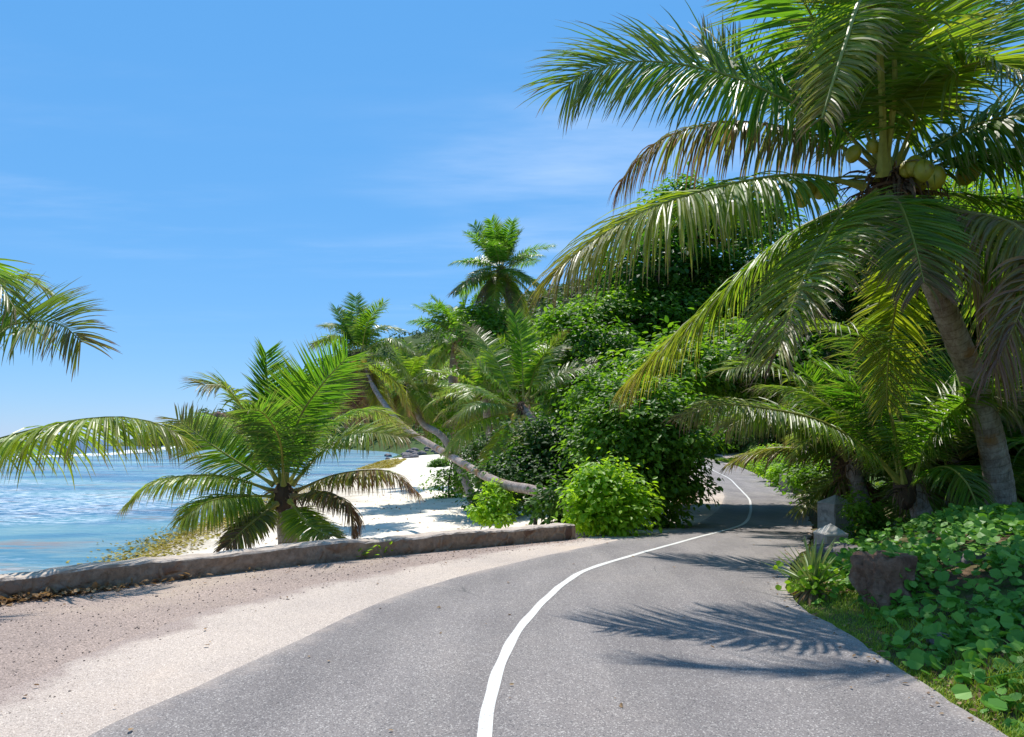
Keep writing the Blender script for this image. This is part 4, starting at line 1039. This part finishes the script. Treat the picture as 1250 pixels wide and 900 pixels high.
    far = [(866, 480, 100), (905, 470, 96), (845, 440, 118), (940, 450, 88), (800, 455, 120), (760, 440, 130), (720, 430, 140), (985, 430, 80), (830, 380, 135), (900, 390, 125), (700, 480, 100), (955, 380, 110), (668, 470, 110), (1010, 360, 100), (880, 525, 92), (920, 520, 80)]
    words_ = ['first', 'second', 'third']
    for i, (px, py, d) in enumerate(far):
        p = P(px, py, d); b = np.array([p[0], d, Hs(p[0], d)]); r = rng.uniform(3.0, 4.6)
        hgt = max(p[2], b[2]+r*.7); 
        lb = [(p[0]+rng.normal(0, r*.5), d+rng.normal(0, r*.5), hgt+rng.normal(0, r*.3), r*rng.uniform(.6, .9), r*rng.uniform(.6, .9), r*rng.uniform(.4, .6)) for _ in range(6)]
        make_tree('hillside_tree', 'broad green tree on the hillside beyond the road bend', 'tree', b, lb, 420, 16, .42, 'leaf_mid' if i % 3 else 'leaf_dark', 170+i, .55, .3, 'trees on the hillside beyond the bend', LEAF4, twigs=10)
build_shrubs()

def build_forest():
    rng = np.random.default_rng(9)
    g = Geo()
    n = 9000
    x = rng.uniform(-215, 260, n); y = rng.uniform(95, 520, n)
    dF = sdist(F_PTS, x, y)
    ok = ((dF > 1.5) | ((sdist(W_PTS, x, y) > -.5) & (y > 140))) & (dF < 230)
    # keep what the view cone can see
    ok &= (x/y > -.62) & (x/y < .75)
    x, y = x[ok], y[ok]
    z = H(x, y)
    keep = rng.random(len(x)) < np.clip(1.25-y/600, .35, 1)
    x, y, z = x[keep], y[keep], z[keep]
    m = len(x); per = 46
    r = rng.uniform(2.2, 4.6, m)
    d = norm(rng.normal(0, 1, (m*per, 3))); d[:, 2] = np.where(d[:, 2] < -.5, -d[:, 2], d[:, 2])
    rr = np.repeat(r, per)
    pos = np.repeat(np.stack([x, y, z+r*.3], 1), per, 0)+d*rr[:, None]*np.array([1, 1, .85])*rng.uniform(.8, 1.1, (m*per, 1))
    nr = norm(d+U8*.5+rng.normal(0, .45, d.shape)); ax = np.cross(nr, rng.normal(0, 1, d.shape))
    rnd = np.clip(np.repeat(rng.random(m), per)*.6+rng.random(m*per)*.45, 0, 1)
    place_leaves(g, LEAF4, pos, ax, nr, rr*rng.uniform(.3, .55, m*per), rnd)
    o = g.build('hill_forest', M['leaf_forest'])
    tag(o, 'dense green forest covering the hills and headland behind the beach', 'forest', kind='stuff')
build_forest()

# ------------------------------------------------------------------ rocks, pillars, blocks
def rock(name, label, c, r, mat, seed, sub=4, amp=.18, flat_top=None, rotz=0.0, group=None, cat='rock', facet=.0):
    import bmesh
    bm = bmesh.new(); bmesh.ops.create_icosphere(bm, subdivisions=sub, radius=1)
    rr_ = random.Random(seed); planes = []
    for _ in range(15):
        nn_ = Vector((rr_.gauss(0, 1), rr_.gauss(0, 1), rr_.gauss(0, 1))).normalized(); planes.append((nn_, rr_.uniform(.72, .98)))
    off = Vector((seed*3.1, seed*1.7, seed*.9))
    for v in bm.verts:
        d = v.co.normalized()
        q = d*min([1.12]+[h/max(d.dot(nn_), 1e-3) for nn_, h in planes if d.dot(nn_) > .05])
        k = 1+amp*.6*mnoise.fractal(d*1.1+off, 1.0, 2.0, 3)+amp*.4*mnoise.fractal(d*4+off, 1.0, 2.0, 4)
        cell = .5
        v.co = q*k*(1+facet*(cell-.5))
        if flat_top is not None and v.co.z > flat_top: v.co.z = flat_top+(v.co.z-flat_top)*.15
        x, y = v.co.x*r[0], v.co.y*r[1]
        v.co = Vector((x*math.cos(rotz)-y*math.sin(rotz), x*math.sin(rotz)+y*math.cos(rotz), v.co.z*r[2]))
    me = bpy.data.meshes.new(name); bm.to_mesh(me); bm.free()
    me.polygons.foreach_set('use_smooth', np.full(len(me.polygons), True)); me.materials.append(mat)
    o = bpy.data.objects.new(name, me); COL.objects.link(o); o.location = [float(t) for t in c]
    return tag(o, label, cat, group)

def boxv(cx, cy, z0, z1, wx, wy, rot, taper=1.0, bev=.02):
    """vertical box with chamfered corners, in world coordinates"""
    def ring(z, w, h, b):
        pts = [(-w+b, -h), (w-b, -h), (w, -h+b), (w, h-b), (w-b, h), (-w+b, h), (-w, h-b), (-w, -h+b)]
        c, s = math.cos(rot), math.sin(rot)
        return [(cx+x*c-y*s, cy+x*s+y*c, z) for x, y in pts]
    return ring

def pillar(label, cx, cy, z0, ztop, w, rot, peak, mats, group):
    root = thing('stone_pillar', label, 'pillar', (cx, cy, z0), group)
    ring = boxv(cx, cy, 0, 0, w, w, rot)
    zc = ztop-peak
    rng = np.random.default_rng(int(abs(cx*100)))
    def build(nm, rings, m, apex=None):
        v = np.array([p for r in rings for p in r]); k = 8; n = len(rings)
        i = np.arange(n-1)[:, None]*k; j = np.arange(k)[None]; j2 = (j+1) % k
        f = [np.stack([i+j, i+j2, i+k+j2, i+k+j], -1).reshape(-1, 4)]
        if apex is not None:
            v = np.vstack([v, apex]); jj = np.arange(k)
            f.append(np.stack([(n-1)*k+jj, (n-1)*k+(jj+1) % k, np.full(k, n*k)], 1))
        else: f.append(np.array([(n-1)*k+np.arange(k)]))
        f.append(np.array([np.arange(k)[::-1]]))
        for q in v[:n*k]: q += rng.normal(0, .0035, 3)
        mesh_obj(nm, v-np.array([cx, cy, z0]), f, m, parent=root)
    zs = np.linspace(z0-.3, zc, 8)
    build('shaft', [ring(z, w/2, w/2, .018) for z in zs], mats[0])
    build('cap', [ring(zc+.002, w/2+.006, w/2+.006, .02), ring(zc+.025, w/2+.006, w/2+.006, .02)], mats[1], np.array([[cx, cy, ztop]]))

def build_stones():
    # two pointed pillars
    p = P(1020, 604, 12.6)
    pillar('taller square concrete pillar with pointed cap, standing behind the white topped one', p[0], p[1], Hs(p[0], p[1]), p[2], .44, .3, .17, (M['old_concrete'], M['old_concrete']), 'pillars at the road edge')
    p = P(1014, 639, 10.6)
    pillar('short pillar with sunlit white pointed cap right behind the grey lichen boulder', p[0], p[1], Hs(p[0], p[1])-.2, p[2], .36, .1, .17, (M['old_concrete'], M['white_concrete']), 'pillars at the road edge')
    # boulders on the bank
    p = P(1028, 676, 9.2); rock('lichen_boulder', 'grey boulder with blue lichen in front of the short pillar', (p[0], p[1], p[2]-.05), (.36, .3, .24), M['rock_grey'], 2, flat_top=.62, facet=.12)
    p = P(1084, 718, 6.35); rock('brown_boulder', 'upright brown boulder beside the road, with creeper over its right side', (p[0]+.02, p[1]+.1, p[2]-.02), (.25, .27, .41), M['rock_brown'], 5, 5, .45, flat_top=.8, rotz=.3, facet=.26)
    p = P(1135, 712, 6.6); rock('creeper_covered_rock', 'low brown rock mostly covered by creeper leaves, right of the upright boulder', (p[0], p[1]+.1, p[2]-.06), (.33, .3, .26), M['rock_brown'], 8, flat_top=.7, facet=.1)
    p = P(1180, 690, 7.0); rock('creeper_covered_rock', 'pale rock peeping out of the creeper below the big trunk', (p[0], p[1], p[2]-.06), (.22, .25, .26), M['rock_grey'], 9, facet=.12)
    p = P(1150, 786, 5.2); rock('half_buried_stone', 'small flat stone in the grass at the foot of the bank', (p[0], p[1], Hs(p[0], p[1])+.01), (.13, .12, .06), M['rock_grey'], 12, 3)
    # sandy mound behind the wall end
    p = P(640, 640, 13.6); rock('sand_mound', 'pale weathered coral block partly sunk in sand behind the wall end', (p[0], p[1], Hs(p[0], p[1])-.02), (.62, .42, .32), M['rock_sandy'], 15, rotz=.5, facet=.06)
    p = P(606, 626, 15.0); rock('root_stump', 'dark brown root stump beside the small bright shrub on the sand', (p[0], p[1], Hs(p[0], p[1])+.06), (.3, .2, .16), M['bark'], 17, amp=.5, cat='stump')
    # culvert block far along
    g = Geo(); p = P(966, 598, 36.5); cx, cy = p[0], p[1]
    ring = boxv(cx, cy, 0, 0, 0, 0, .5)
    zs = [p[2]-.5, p[2]+.3, p[2]+.78, p[2]+.83]; ws = [.48, .48, .47, .44]
    v = np.array([q for z, w in zip(zs, ws) for q in boxv(cx, cy, 0, 0, 0, 0, .5)(z, w, w*.8, .03)])
    i = np.arange(3)[:, None]*8; j = np.arange(8)[None]; j2 = (j+1) % 8
    f = [np.stack([i+j, i+j2, i+8+j2, i+8+j], -1).reshape(-1, 4), np.array([24+np.arange(8)])]
    tag(mesh_obj('culvert_block', v, f, M['old_concrete']), 'square concrete culvert block at the right road edge before the bright shrubs', 'block')
    # kerb stones near the block
    for i, (px, py, d, lab) in enumerate([(978, 607, 31, 'weathered stone slab lying at the road edge in front of the culvert block')]):
        p = P(px, py, d); rock('edge_slab', lab, (p[0]+.2, p[1], p[2]+.02), (.6, .4, .12), M['rock_sandy'], 30+i, 3, .1, rotz=.5)
    # shore rocks at the end of the beach
    rng = np.random.default_rng(4)
    proto = None
    for i in range(24):
        px = rng.uniform(468, 545); d = rng.uniform(118, 165)
        x = (px-625)/F*d; z = max(Hs(x, d), SEA)
        rr = rng.uniform(.5, 1.3)
        rock('shore_rock', 'dark grey shore rock in the pile at the far end of the beach', (x, d, z+.15*rr), (rr, rr*.8, rr*.6), M['rock_grey'], 40+i, 2, .25, group='shore rocks at the far end of the beach', rotz=rng.uniform(0, 3))
    # red granite boulders on the headland
    for i, (px, py, d, r, lab) in enumerate([(266, 524, 395, 11, 'biggest red granite boulder on the point of the headland'), (240, 533, 398, 6.5, 'lower red granite boulder nearest the open sea'), (285, 532, 390, 7, 'red granite boulder on the landward side of the big one'),
                                        (252, 540, 396, 4.5, 'small granite boulder at the waterline in front of the big one'), (302, 536, 388, 5, 'innermost small granite boulder of the headland')]):
        p = P(px, py, d); rock('granite_boulder', lab, (p[0], p[1], p[2]), (r, r*.8, r*.8), M['rock_red'], 70+i, 4, .22, group='granite boulders on the headland', facet=.1)
    # house roof on the hill
build_stones()

# ------------------------------------------------------------------ low plants
def build_ground_plants():
    rng = np.random.default_rng(15)
    # goat's foot creeper over the bank
    g = Geo(); n = 26000
    x = rng.uniform(2.6, 11.5, n); y = rng.uniform(3.2, 11.2, n); R = RX(y)
    e = x-R
    dens = sm(e, .1, .9)*.97
    dens *= .35+.65*sm(wob(x, y, 2.3, 4.0), -.35, .25)
    dens *= 1-.8*((y > 8.8) & (e < 1.6))
    dens = np.where(y < 5.4, np.maximum(dens, .62*sm(e, .03, .2)), dens)
    ok = (rng.random(n) < dens) & (e > .05)
    x, y, e = x[ok], y[ok], e[ok]; m = len(x)
    z = H(x, y)+rng.uniform(.03, .17, m)*(.6+.6*sm(e, .3, 1.5))
    # leaves lie over the boulders too
    for (cx, cy, top, rad) in [(4.13, 6.7, .52, .38), (3.62, 6.5, .5, .16), (4.58, 7.0, .52, .26)]:
        dd = np.hypot(x-cx, y-cy); z = np.where(dd < rad, np.maximum(z, top*(1-.35*(dd/rad)**2)+.04), z)
    pos = np.stack([x, y, z], 1)
    nr = norm(np.stack([rng.normal(-.12, .6, m), rng.normal(-.30, .6, m), np.ones(m)], 1)); ax = rng.normal(0, 1, (m, 3)); ax[:, 2] *= .3
    ax = norm(ax-(ax*nr).sum(1, keepdims=True)*nr)
    place_leaves(g, LEAF8, pos, ax, nr, rng.uniform(.05, .115, m), rng.random(m))
    # creeper hanging over the front of the upright boulder
    bc = P(1084, 718, 6.35)+np.array([.02, .1, -.02]); mb = 46
    th = rng.uniform(-2.0, -.2, mb); ph = rng.uniform(-.1, 1.1, mb)
    keep_ = (np.cos(th) > -.1) | (ph > .7); th, ph = th[keep_], ph[keep_]; mb = len(th)
    dd_ = np.stack([np.cos(th)*np.cos(ph), np.sin(th)*np.cos(ph), np.sin(ph)], 1)
    pb = bc+dd_*np.array([.27, .29, .40])*1.0
    nb_ = norm(dd_+rng.normal(0, .25, (mb, 3))+np.array([0, 0, .4])); ab = norm(np.cross(nb_, rng.normal(0, 1, (mb, 3))))
    place_leaves(g, LEAF8, pb, ab, nb_, rng.uniform(.05, .095, mb), rng.random(mb))
    # stems
    idx = rng.choice(m, 260, replace=False)
    for k in idx:
        q = pos[k]; a = rng.uniform(0, 2*PI); ln = rng.uniform(.3, .8)
        c = [q+np.array([math.cos(a)*ln*t, math.sin(a)*ln*t, -.04+.05*math.sin(t*4)]) for t in (0, .33, .66, 1)]
        for w in c: w[2] = max(w[2], Hs(w[0], w[1])+.02)
        v, fs, u = tube(curve_pts(c, 7), .004, 4, closed=False); g.add(v, fs, 0, rnd=.1)
    tag(g.build('creeper_ground_cover', M['leaf_vine']), 'round leaved beach creeper spreading over the bank at the right', 'creeper', kind='stuff')
    # grass on the verge
    g = Geo(); n = 48000
    y = 3.0+8.5*rng.random(n)**1.35; R = RX(y); e = np.abs(rng.normal(0, .55, n)); x = R+e-.02
    ok = (rng.random(n) < np.where(y > 8.5, .25, .75)*(.4+.6*sm(wob(x, y, 3.1, 2.0), -.4, .2)))
    x, y, e = x[ok], y[ok], e[ok]; m = len(x)
    tall = sm(4.9-y, 0, 1)*(rng.random(m) < .28)*sm(e, .15, .5)
    L = rng.uniform(.025, .09, m)+tall*rng.uniform(.12, .34, m)
    az = rng.uniform(0, 2*PI, m); lean = rng.uniform(.15, .7, m)
    b = np.stack([x, y, H(x, y)-.005], 1)
    dr = np.stack([np.cos(az)*lean, np.sin(az)*lean, np.ones(m)], 1); dr = norm(dr)
    sd = np.stack([-np.sin(az), np.cos(az), 0*az], 1)*(.0028+.002*(tall > 0))[:, None]
    mid = b+dr*(L*.55)[:, None]; dr2 = norm(dr+np.stack([np.cos(az), np.sin(az), -.5+0*az], 1)*.55); tip = mid+dr2*(L*.45)[:, None]
    V = np.stack([b-sd, b+sd, mid-sd*.75, mid+sd*.75, tip], 1)
    i = np.arange(m)[:, None]*5
    g.add(V.reshape(-1, 3), [i+np.array([[0, 1, 3, 2]]), i+np.array([[2, 3, 4]])], 0, rnd=np.repeat(rng.random(m), 5))
    tag(g.build('verge_grass', M['leaf_grass']), 'green and yellowish grass along the right road edge', 'grass', kind='stuff')
    # far verge grass
    g = Geo(); n = 7000; y = rng.uniform(38, 80, n); x = RX(y)+np.abs(rng.normal(0, 1.6, n))+.1; z = H(x, y)
    pos = np.stack([x, y, z], 1); ax = norm(np.stack([rng.normal(0, .4, n), rng.normal(0, .4, n), np.ones(n)], 1)); nr = norm(np.cross(ax, rng.normal(0, 1, (n, 3))))
    place_leaves(g, LEAF4, pos, ax, nr, rng.uniform(.12, .35, n), rng.random(n))
    tag(g.build('far_verge_grass', M['leaf_grass']), 'bright tufted grass on the right verge far along the road', 'grass', kind='stuff')
    # agave-like plant
    c = P(993, 728, 7.05); c[2] = Hs(c[0], c[1])+.06
    root = thing('spiky_rosette_plant', 'spiky rosette plant with sword leaves and dry brown lower leaves at the road edge', 'plant', c)
    def blades(nm, k, el_a, el_b, La, Lb, w, mat, bend):
        g = Geo()
        for i in range(k):
            az = i*2.39996+rng.normal(0, .2); el = math.radians(rng.uniform(el_a, el_b)); ln = rng.uniform(La, Lb)
            p = curve_pts(auto_ctrl(c+np.array([0, 0, .05]), az, el, ln, math.radians(bend*rng.uniform(.5, 1.4)), 5), 8); T = tangents(p)
            s_ = norm(np.cross(T, U8)); nn = np.cross(s_, T); ww = (np.array([.8, 1, 1, .95, .85, .65, .4, .04])*w*rng.uniform(.8, 1.2))[:, None]
            V = np.stack([p-s_*ww+nn*ww*.5, p, p+s_*ww+nn*ww*.5], 1).reshape(-1, 3); q = np.arange(7)*3
            g.add(V, [np.stack([q, q+1, q+4, q+3], 1), np.stack([q+1, q+2, q+5, q+4], 1)], 0, rnd=rng.random())
        g.build(nm, M[mat], root, c)
    blades('sword_leaves', 46, 20, 86, .42, .60, .019, 'leaf_agave', 14)
    blades('dry_leaves', 44, -35, 20, .30, .50, .018, 'leaf_dead', 60)
    g = Geo(); m = 60
    pos = c+np.stack([rng.normal(-.02, .16, m), rng.normal(-.12, .12, m), rng.uniform(.0, .3, m)], 1)
    nr = norm(rng.normal(0, .5, (m, 3))+np.array([0, -.6, .8])); ax = norm(np.cross(nr, rng.normal(0, 1, (m, 3))))
    place_leaves(g, LEAF8, pos, ax, nr, rng.uniform(.04, .075, m), rng.random(m))
    for q in pos:
        v, fs, u = tube(curve_pts([c*np.array([1, 1, 1])+rng.normal(0, .03, 3), (q+c)/2+rng.normal(0, .03, 3), q], 5), .003, 4, closed=False); g.add(v, fs, 0, rnd=.3)
    tag(g.build('leafy_weed', M['leaf_bright']), 'light green leafy weed growing up through the spiky rosette plant', 'weed')
    # two seedlings at the wall foot
    for px, py, lab, nn_ in ((430, 671, 'wider low green seedling at the foot of the low wall', 46), (464, 668, 'smaller taller green seedling at the foot of the low wall', 34)):
        b = G(px, py+11); g = Geo(); m = nn_
        sp = .16 if nn_ > 40 else .10
        pos = b+np.stack([rng.normal(0, sp, m), rng.normal(0, .06, m), np.abs(rng.normal(.05, .04, m))+.02], 1)
        nr = norm(rng.normal(0, .4, (m, 3))+U8); ax = norm(pos-b+rng.normal(0, .02, (m, 3)))
        place_leaves(g, LEAF6, pos, ax, nr, rng.uniform(.05, .10, m), rng.random(m))
        for q in pos[::2]:
            v, fs, u = tube(curve_pts([b, (q+b)/2+np.array([0, 0, .02]), q], 4), .004, 4, closed=False); g.add(v, fs, 0, rnd=.3)
        tag(g.build('seedling', M['leaf_bright']), lab, 'seedling', 'seedlings at the wall foot')
    # dry leaf litter: by the wall, verge, on the road
    g = Geo()
    m = 560
    t = rng.beta(1.0, 10, m); wx = -5.4+t*5.0; wy = 6.95+(wx+4.95)*(2.6/2.9)
    off = np.abs(rng.normal(0, .10, m))*(1-t*.75)+.03
    nrm_ = np.array([.668, -.744])
    pos = np.stack([wx+nrm_[0]*off, wy+nrm_[1]*off, zr(wy)+rng.uniform(.01, .06, m)*(1-.6*t)], 1)
    nr = norm(rng.normal(0, .45, (m, 3))+U8); ax = norm(np.cross(nr, rng.normal(0, 1, (m, 3))))
    place_leaves(g, LEAF6, pos, ax, nr, rng.uniform(.03, .10, m), rng.random(m))
    m = 420
    yy = rng.uniform(3.5, 15, m); s_ = rng.random(m)
    xx = np.where(s_ < .5, RX(yy)+rng.normal(0, .12, m), WX(yy)+.05+np.abs(rng.normal(0, .6, m)))
    zz = np.maximum(np.where(s_ < .5, H(xx, yy), zr(yy)), zr(yy)+.009)+.008
    nr = norm(rng.normal(0, .2, (m, 3))+U8); ax = norm(np.cross(nr, rng.normal(0, 1, (m, 3))))
    place_leaves(g, LEAF6, np.stack([xx, yy, zz], 1), ax, nr, rng.uniform(.015, .05, m), rng.random(m))
    m = 90
    yy = 3.6+11*rng.random(m)**1.2; xx = SL(yy)+(RX(yy)-SL(yy))*rng.beta(.6, .6, m); zz = zr(yy)+.02
    nr = norm(rng.normal(0, .25, (m, 3))+U8); ax = norm(np.cross(nr, rng.normal(0, 1, (m, 3))))
    place_leaves(g, LEAF6, np.stack([xx, yy, zz], 1), ax, nr, rng.uniform(.015, .05, m), rng.random(m))
    tag(g.build('leaf_litter', M['leaf_dead']), 'dry brown leaves drifted along the wall foot and road edges', 'leaf litter', kind='stuff')
    # loose pebbles on the lay-by and along the road edges
    g = Geo(); m = 1700
    yy = 3.2+10*rng.random(m)**1.3; xl = WX(yy)+.1; xr = SL(yy)+.35
    xx = xl+(xr-xl)*rng.random(m); zz = zr(yy)+.004
    tv, tf = ellipsoid((0, 0, 0), (1, .8, .6), 6, 4)
    sz = rng.uniform(.0035, .010, m)*np.where(rng.random(m) < .06, 2.0, 1)
    V = tv[None]*sz[:, None, None]*rng.uniform(.7, 1.3, (m, 1, 3))+np.stack([xx, yy, zz], 1)[:, None]
    g.add(V.reshape(-1, 3), [(np.arange(m)[:, None, None]*len(tv)+tf[0][None]).reshape(-1, 4)], 0, rnd=np.repeat(rng.random(m), len(tv)))
    mt, nt, out = new_mat('pebble'); princ(nt, out, mixc(nt, attr(nt, 'rnd'), (.09, .065, .055), (.42, .33, .28)), .9)
    tag(g.build('loose_gravel', mt), 'loose small pebbles scattered over the lay-by beside the wall', 'gravel', kind='stuff')
    # seaweed along the waterline
    g = Geo(); m = 5200
    yy = 18+42*rng.beta(1.2, 2.5, m); cx = np.interp(yy, C_PTS[4:10, 1], C_PTS[4:10, 0])
    xx = cx+rng.normal(.25, .7, m)*(.5+.5*(wob(yy, yy, .9)+1)); zz = np.maximum(H(xx, yy), SEA)+.015+rng.uniform(0, .03, m)
    nr = norm(rng.normal(0, .3, (m, 3))+U8); ax = norm(np.cross(nr, rng.normal(0, 1, (m, 3))))
    place_leaves(g, LEAF6, np.stack([xx, yy, zz], 1), ax, nr, rng.uniform(.06, .2, m), rng.random(m))
    m = 2500
    yy = rng.uniform(84, 120, m); cx = np.interp(yy, C_PTS[8:12, 1], C_PTS[8:12, 0]); xx = cx+rng.uniform(0, 4.0, m); zz = H(xx, yy)+.03
    nr = norm(rng.normal(0, .2, (m, 3))+U8); ax = norm(np.cross(nr, rng.normal(0, 1, (m, 3))))
    place_leaves(g, LEAF6, np.stack([xx, yy, zz], 1), ax, nr, rng.uniform(.25, .6, m), rng.random(m))
    tag(g.build('seaweed', M['weed_yellow']), 'yellow seaweed washed up along the waterline', 'seaweed', kind='stuff')
    # bits of debris on the sand
    g = Geo(); m = 900
    yy = rng.uniform(13, 60, m); cx = np.interp(yy, C_PTS[4:10, 1], C_PTS[4:10, 0]); xx = cx+rng.uniform(1.5, 13, m)
    okk = sdist(W_PTS, xx, yy) < -.3; xx, yy = xx[okk], yy[okk]; m = len(xx); zz = H(xx, yy)+.015
    nr = norm(rng.normal(0, .3, (m, 3))+U8); ax = norm(np.cross(nr, rng.normal(0, 1, (m, 3))))
    place_leaves(g, LEAF6, np.stack([xx, yy, zz], 1), ax, nr, rng.uniform(.05, .16, m), rng.random(m)*.7)
    tag(g.build('beach_debris', M['leaf_dead']), 'scattered dry leaves and husk bits on the white sand', 'debris', kind='stuff')
build_ground_plants()

# ------------------------------------------------------------------ sky, sun, camera
def build_world():
    w = bpy.data.worlds.new('World'); scene.world = w; w.use_nodes = True
    nt = w.node_tree; nt.nodes.clear()
    out = nt.nodes.new('ShaderNodeOutputWorld'); bg = nt.nodes.new('ShaderNodeBackground')
    tosun = Vector((-SHX, -SHY, 1.0)).normalized()
    el = math.asin(tosun.z)
    sky = nt.nodes.new('ShaderNodeTexSky'); sky.sky_type = 'NISHITA'; sky.sun_disc = False
    sky.sun_elevation = el; sky.sun_rotation = math.atan2(tosun.x, tosun.y)
    sky.altitude = 0; sky.air_density = 1.0; sky.dust_density = .0; sky.ozone_density = 1.6
    # thin high cloud wisps
    tc = nt.nodes.new('ShaderNodeTexCoord')
    sp = nd(nt, 'ShaderNodeSeparateXYZ', {0: tc.outputs['Generated']})
    zc = mth(nt, 'MAXIMUM', sp.outputs[2], .06)
    pl = nd(nt, 'ShaderNodeCombineXYZ', {0: mth(nt, 'DIVIDE', sp.outputs[0], zc), 1: mth(nt, 'DIVIDE', sp.outputs[1], zc), 2: 0.0}).outputs[0]
    n1 = nd(nt, 'ShaderNodeTexNoise', {'Vector': nd(nt, 'ShaderNodeMapping', {'Vector': pl, 'Rotation': (0, 0, .5), 'Scale': (.35, 1.0, 1)}).outputs[0], 'Scale': 1.1, 'Detail': 7.0, 'Roughness': .58}).outputs['Fac']
    n2 = nd(nt, 'ShaderNodeTexNoise', {'Vector': pl, 'Scale': .35, 'Detail': 3.0}).outputs['Fac']
    cl = mth(nt, 'MULTIPLY', mth(nt, 'MULTIPLY', sstep(nt, n1, .42, .8), sstep(nt, n2, .38, .6)), sstep(nt, sp.outputs[2], .10, .3))
    hs = nd(nt, 'ShaderNodeHueSaturation', {'Hue': .495, 'Saturation': 1.1, 'Value': 1.0, 'Color': mixc(nt, .74, sky.outputs[0], (1.0, 2.5, 5.3))})
    col = mixc(nt, mth(nt, 'MULTIPLY', cl, .35), hs.outputs[0], (8.0, 8.3, 8.8))
    nt.links.new(col, bg.inputs[0]); bg.inputs[1].default_value = .118
    nt.links.new(bg.outputs[0], out.inputs[0])
    L = bpy.data.lights.new('sun', 'SUN'); L.energy = 4.3; L.angle = math.radians(.53); L.color = (1.0, .955, .88)
    o = bpy.data.objects.new('sun', L); COL.objects.link(o); o.location = (0, 0, 50)
    o.rotation_euler = (-tosun).to_track_quat('-Z', 'Y').to_euler()
build_world()

cam = bpy.data.cameras.new('camera'); cam.sensor_width = 36; cam.lens = F/1250*36; cam.shift_y = (HOR-450)/1250
cam.clip_end = 30000; cam.clip_start = .05
co = bpy.data.objects.new('camera', cam); COL.objects.link(co); co.location = (0, 0, CAMH); co.rotation_euler = (PI/2, 0, 0)
scene.camera = co
vs = scene.view_settings; scene.display_settings.display_device = 'sRGB'
vs.view_transform = 'Standard'; vs.look = 'None'; vs.exposure = 0.5; vs.gamma = 1.0; vs.use_curve_mapping = False
cy = scene.cycles
cy.max_bounces = 7; cy.diffuse_bounces = 4; cy.glossy_bounces = 2; cy.transmission_bounces = 4; cy.transparent_max_bounces = 4
cy.caustics_reflective = False; cy.caustics_refractive = False
cy.use_denoising = True
cy.use_adaptive_sampling = True; cy.adaptive_threshold = .01
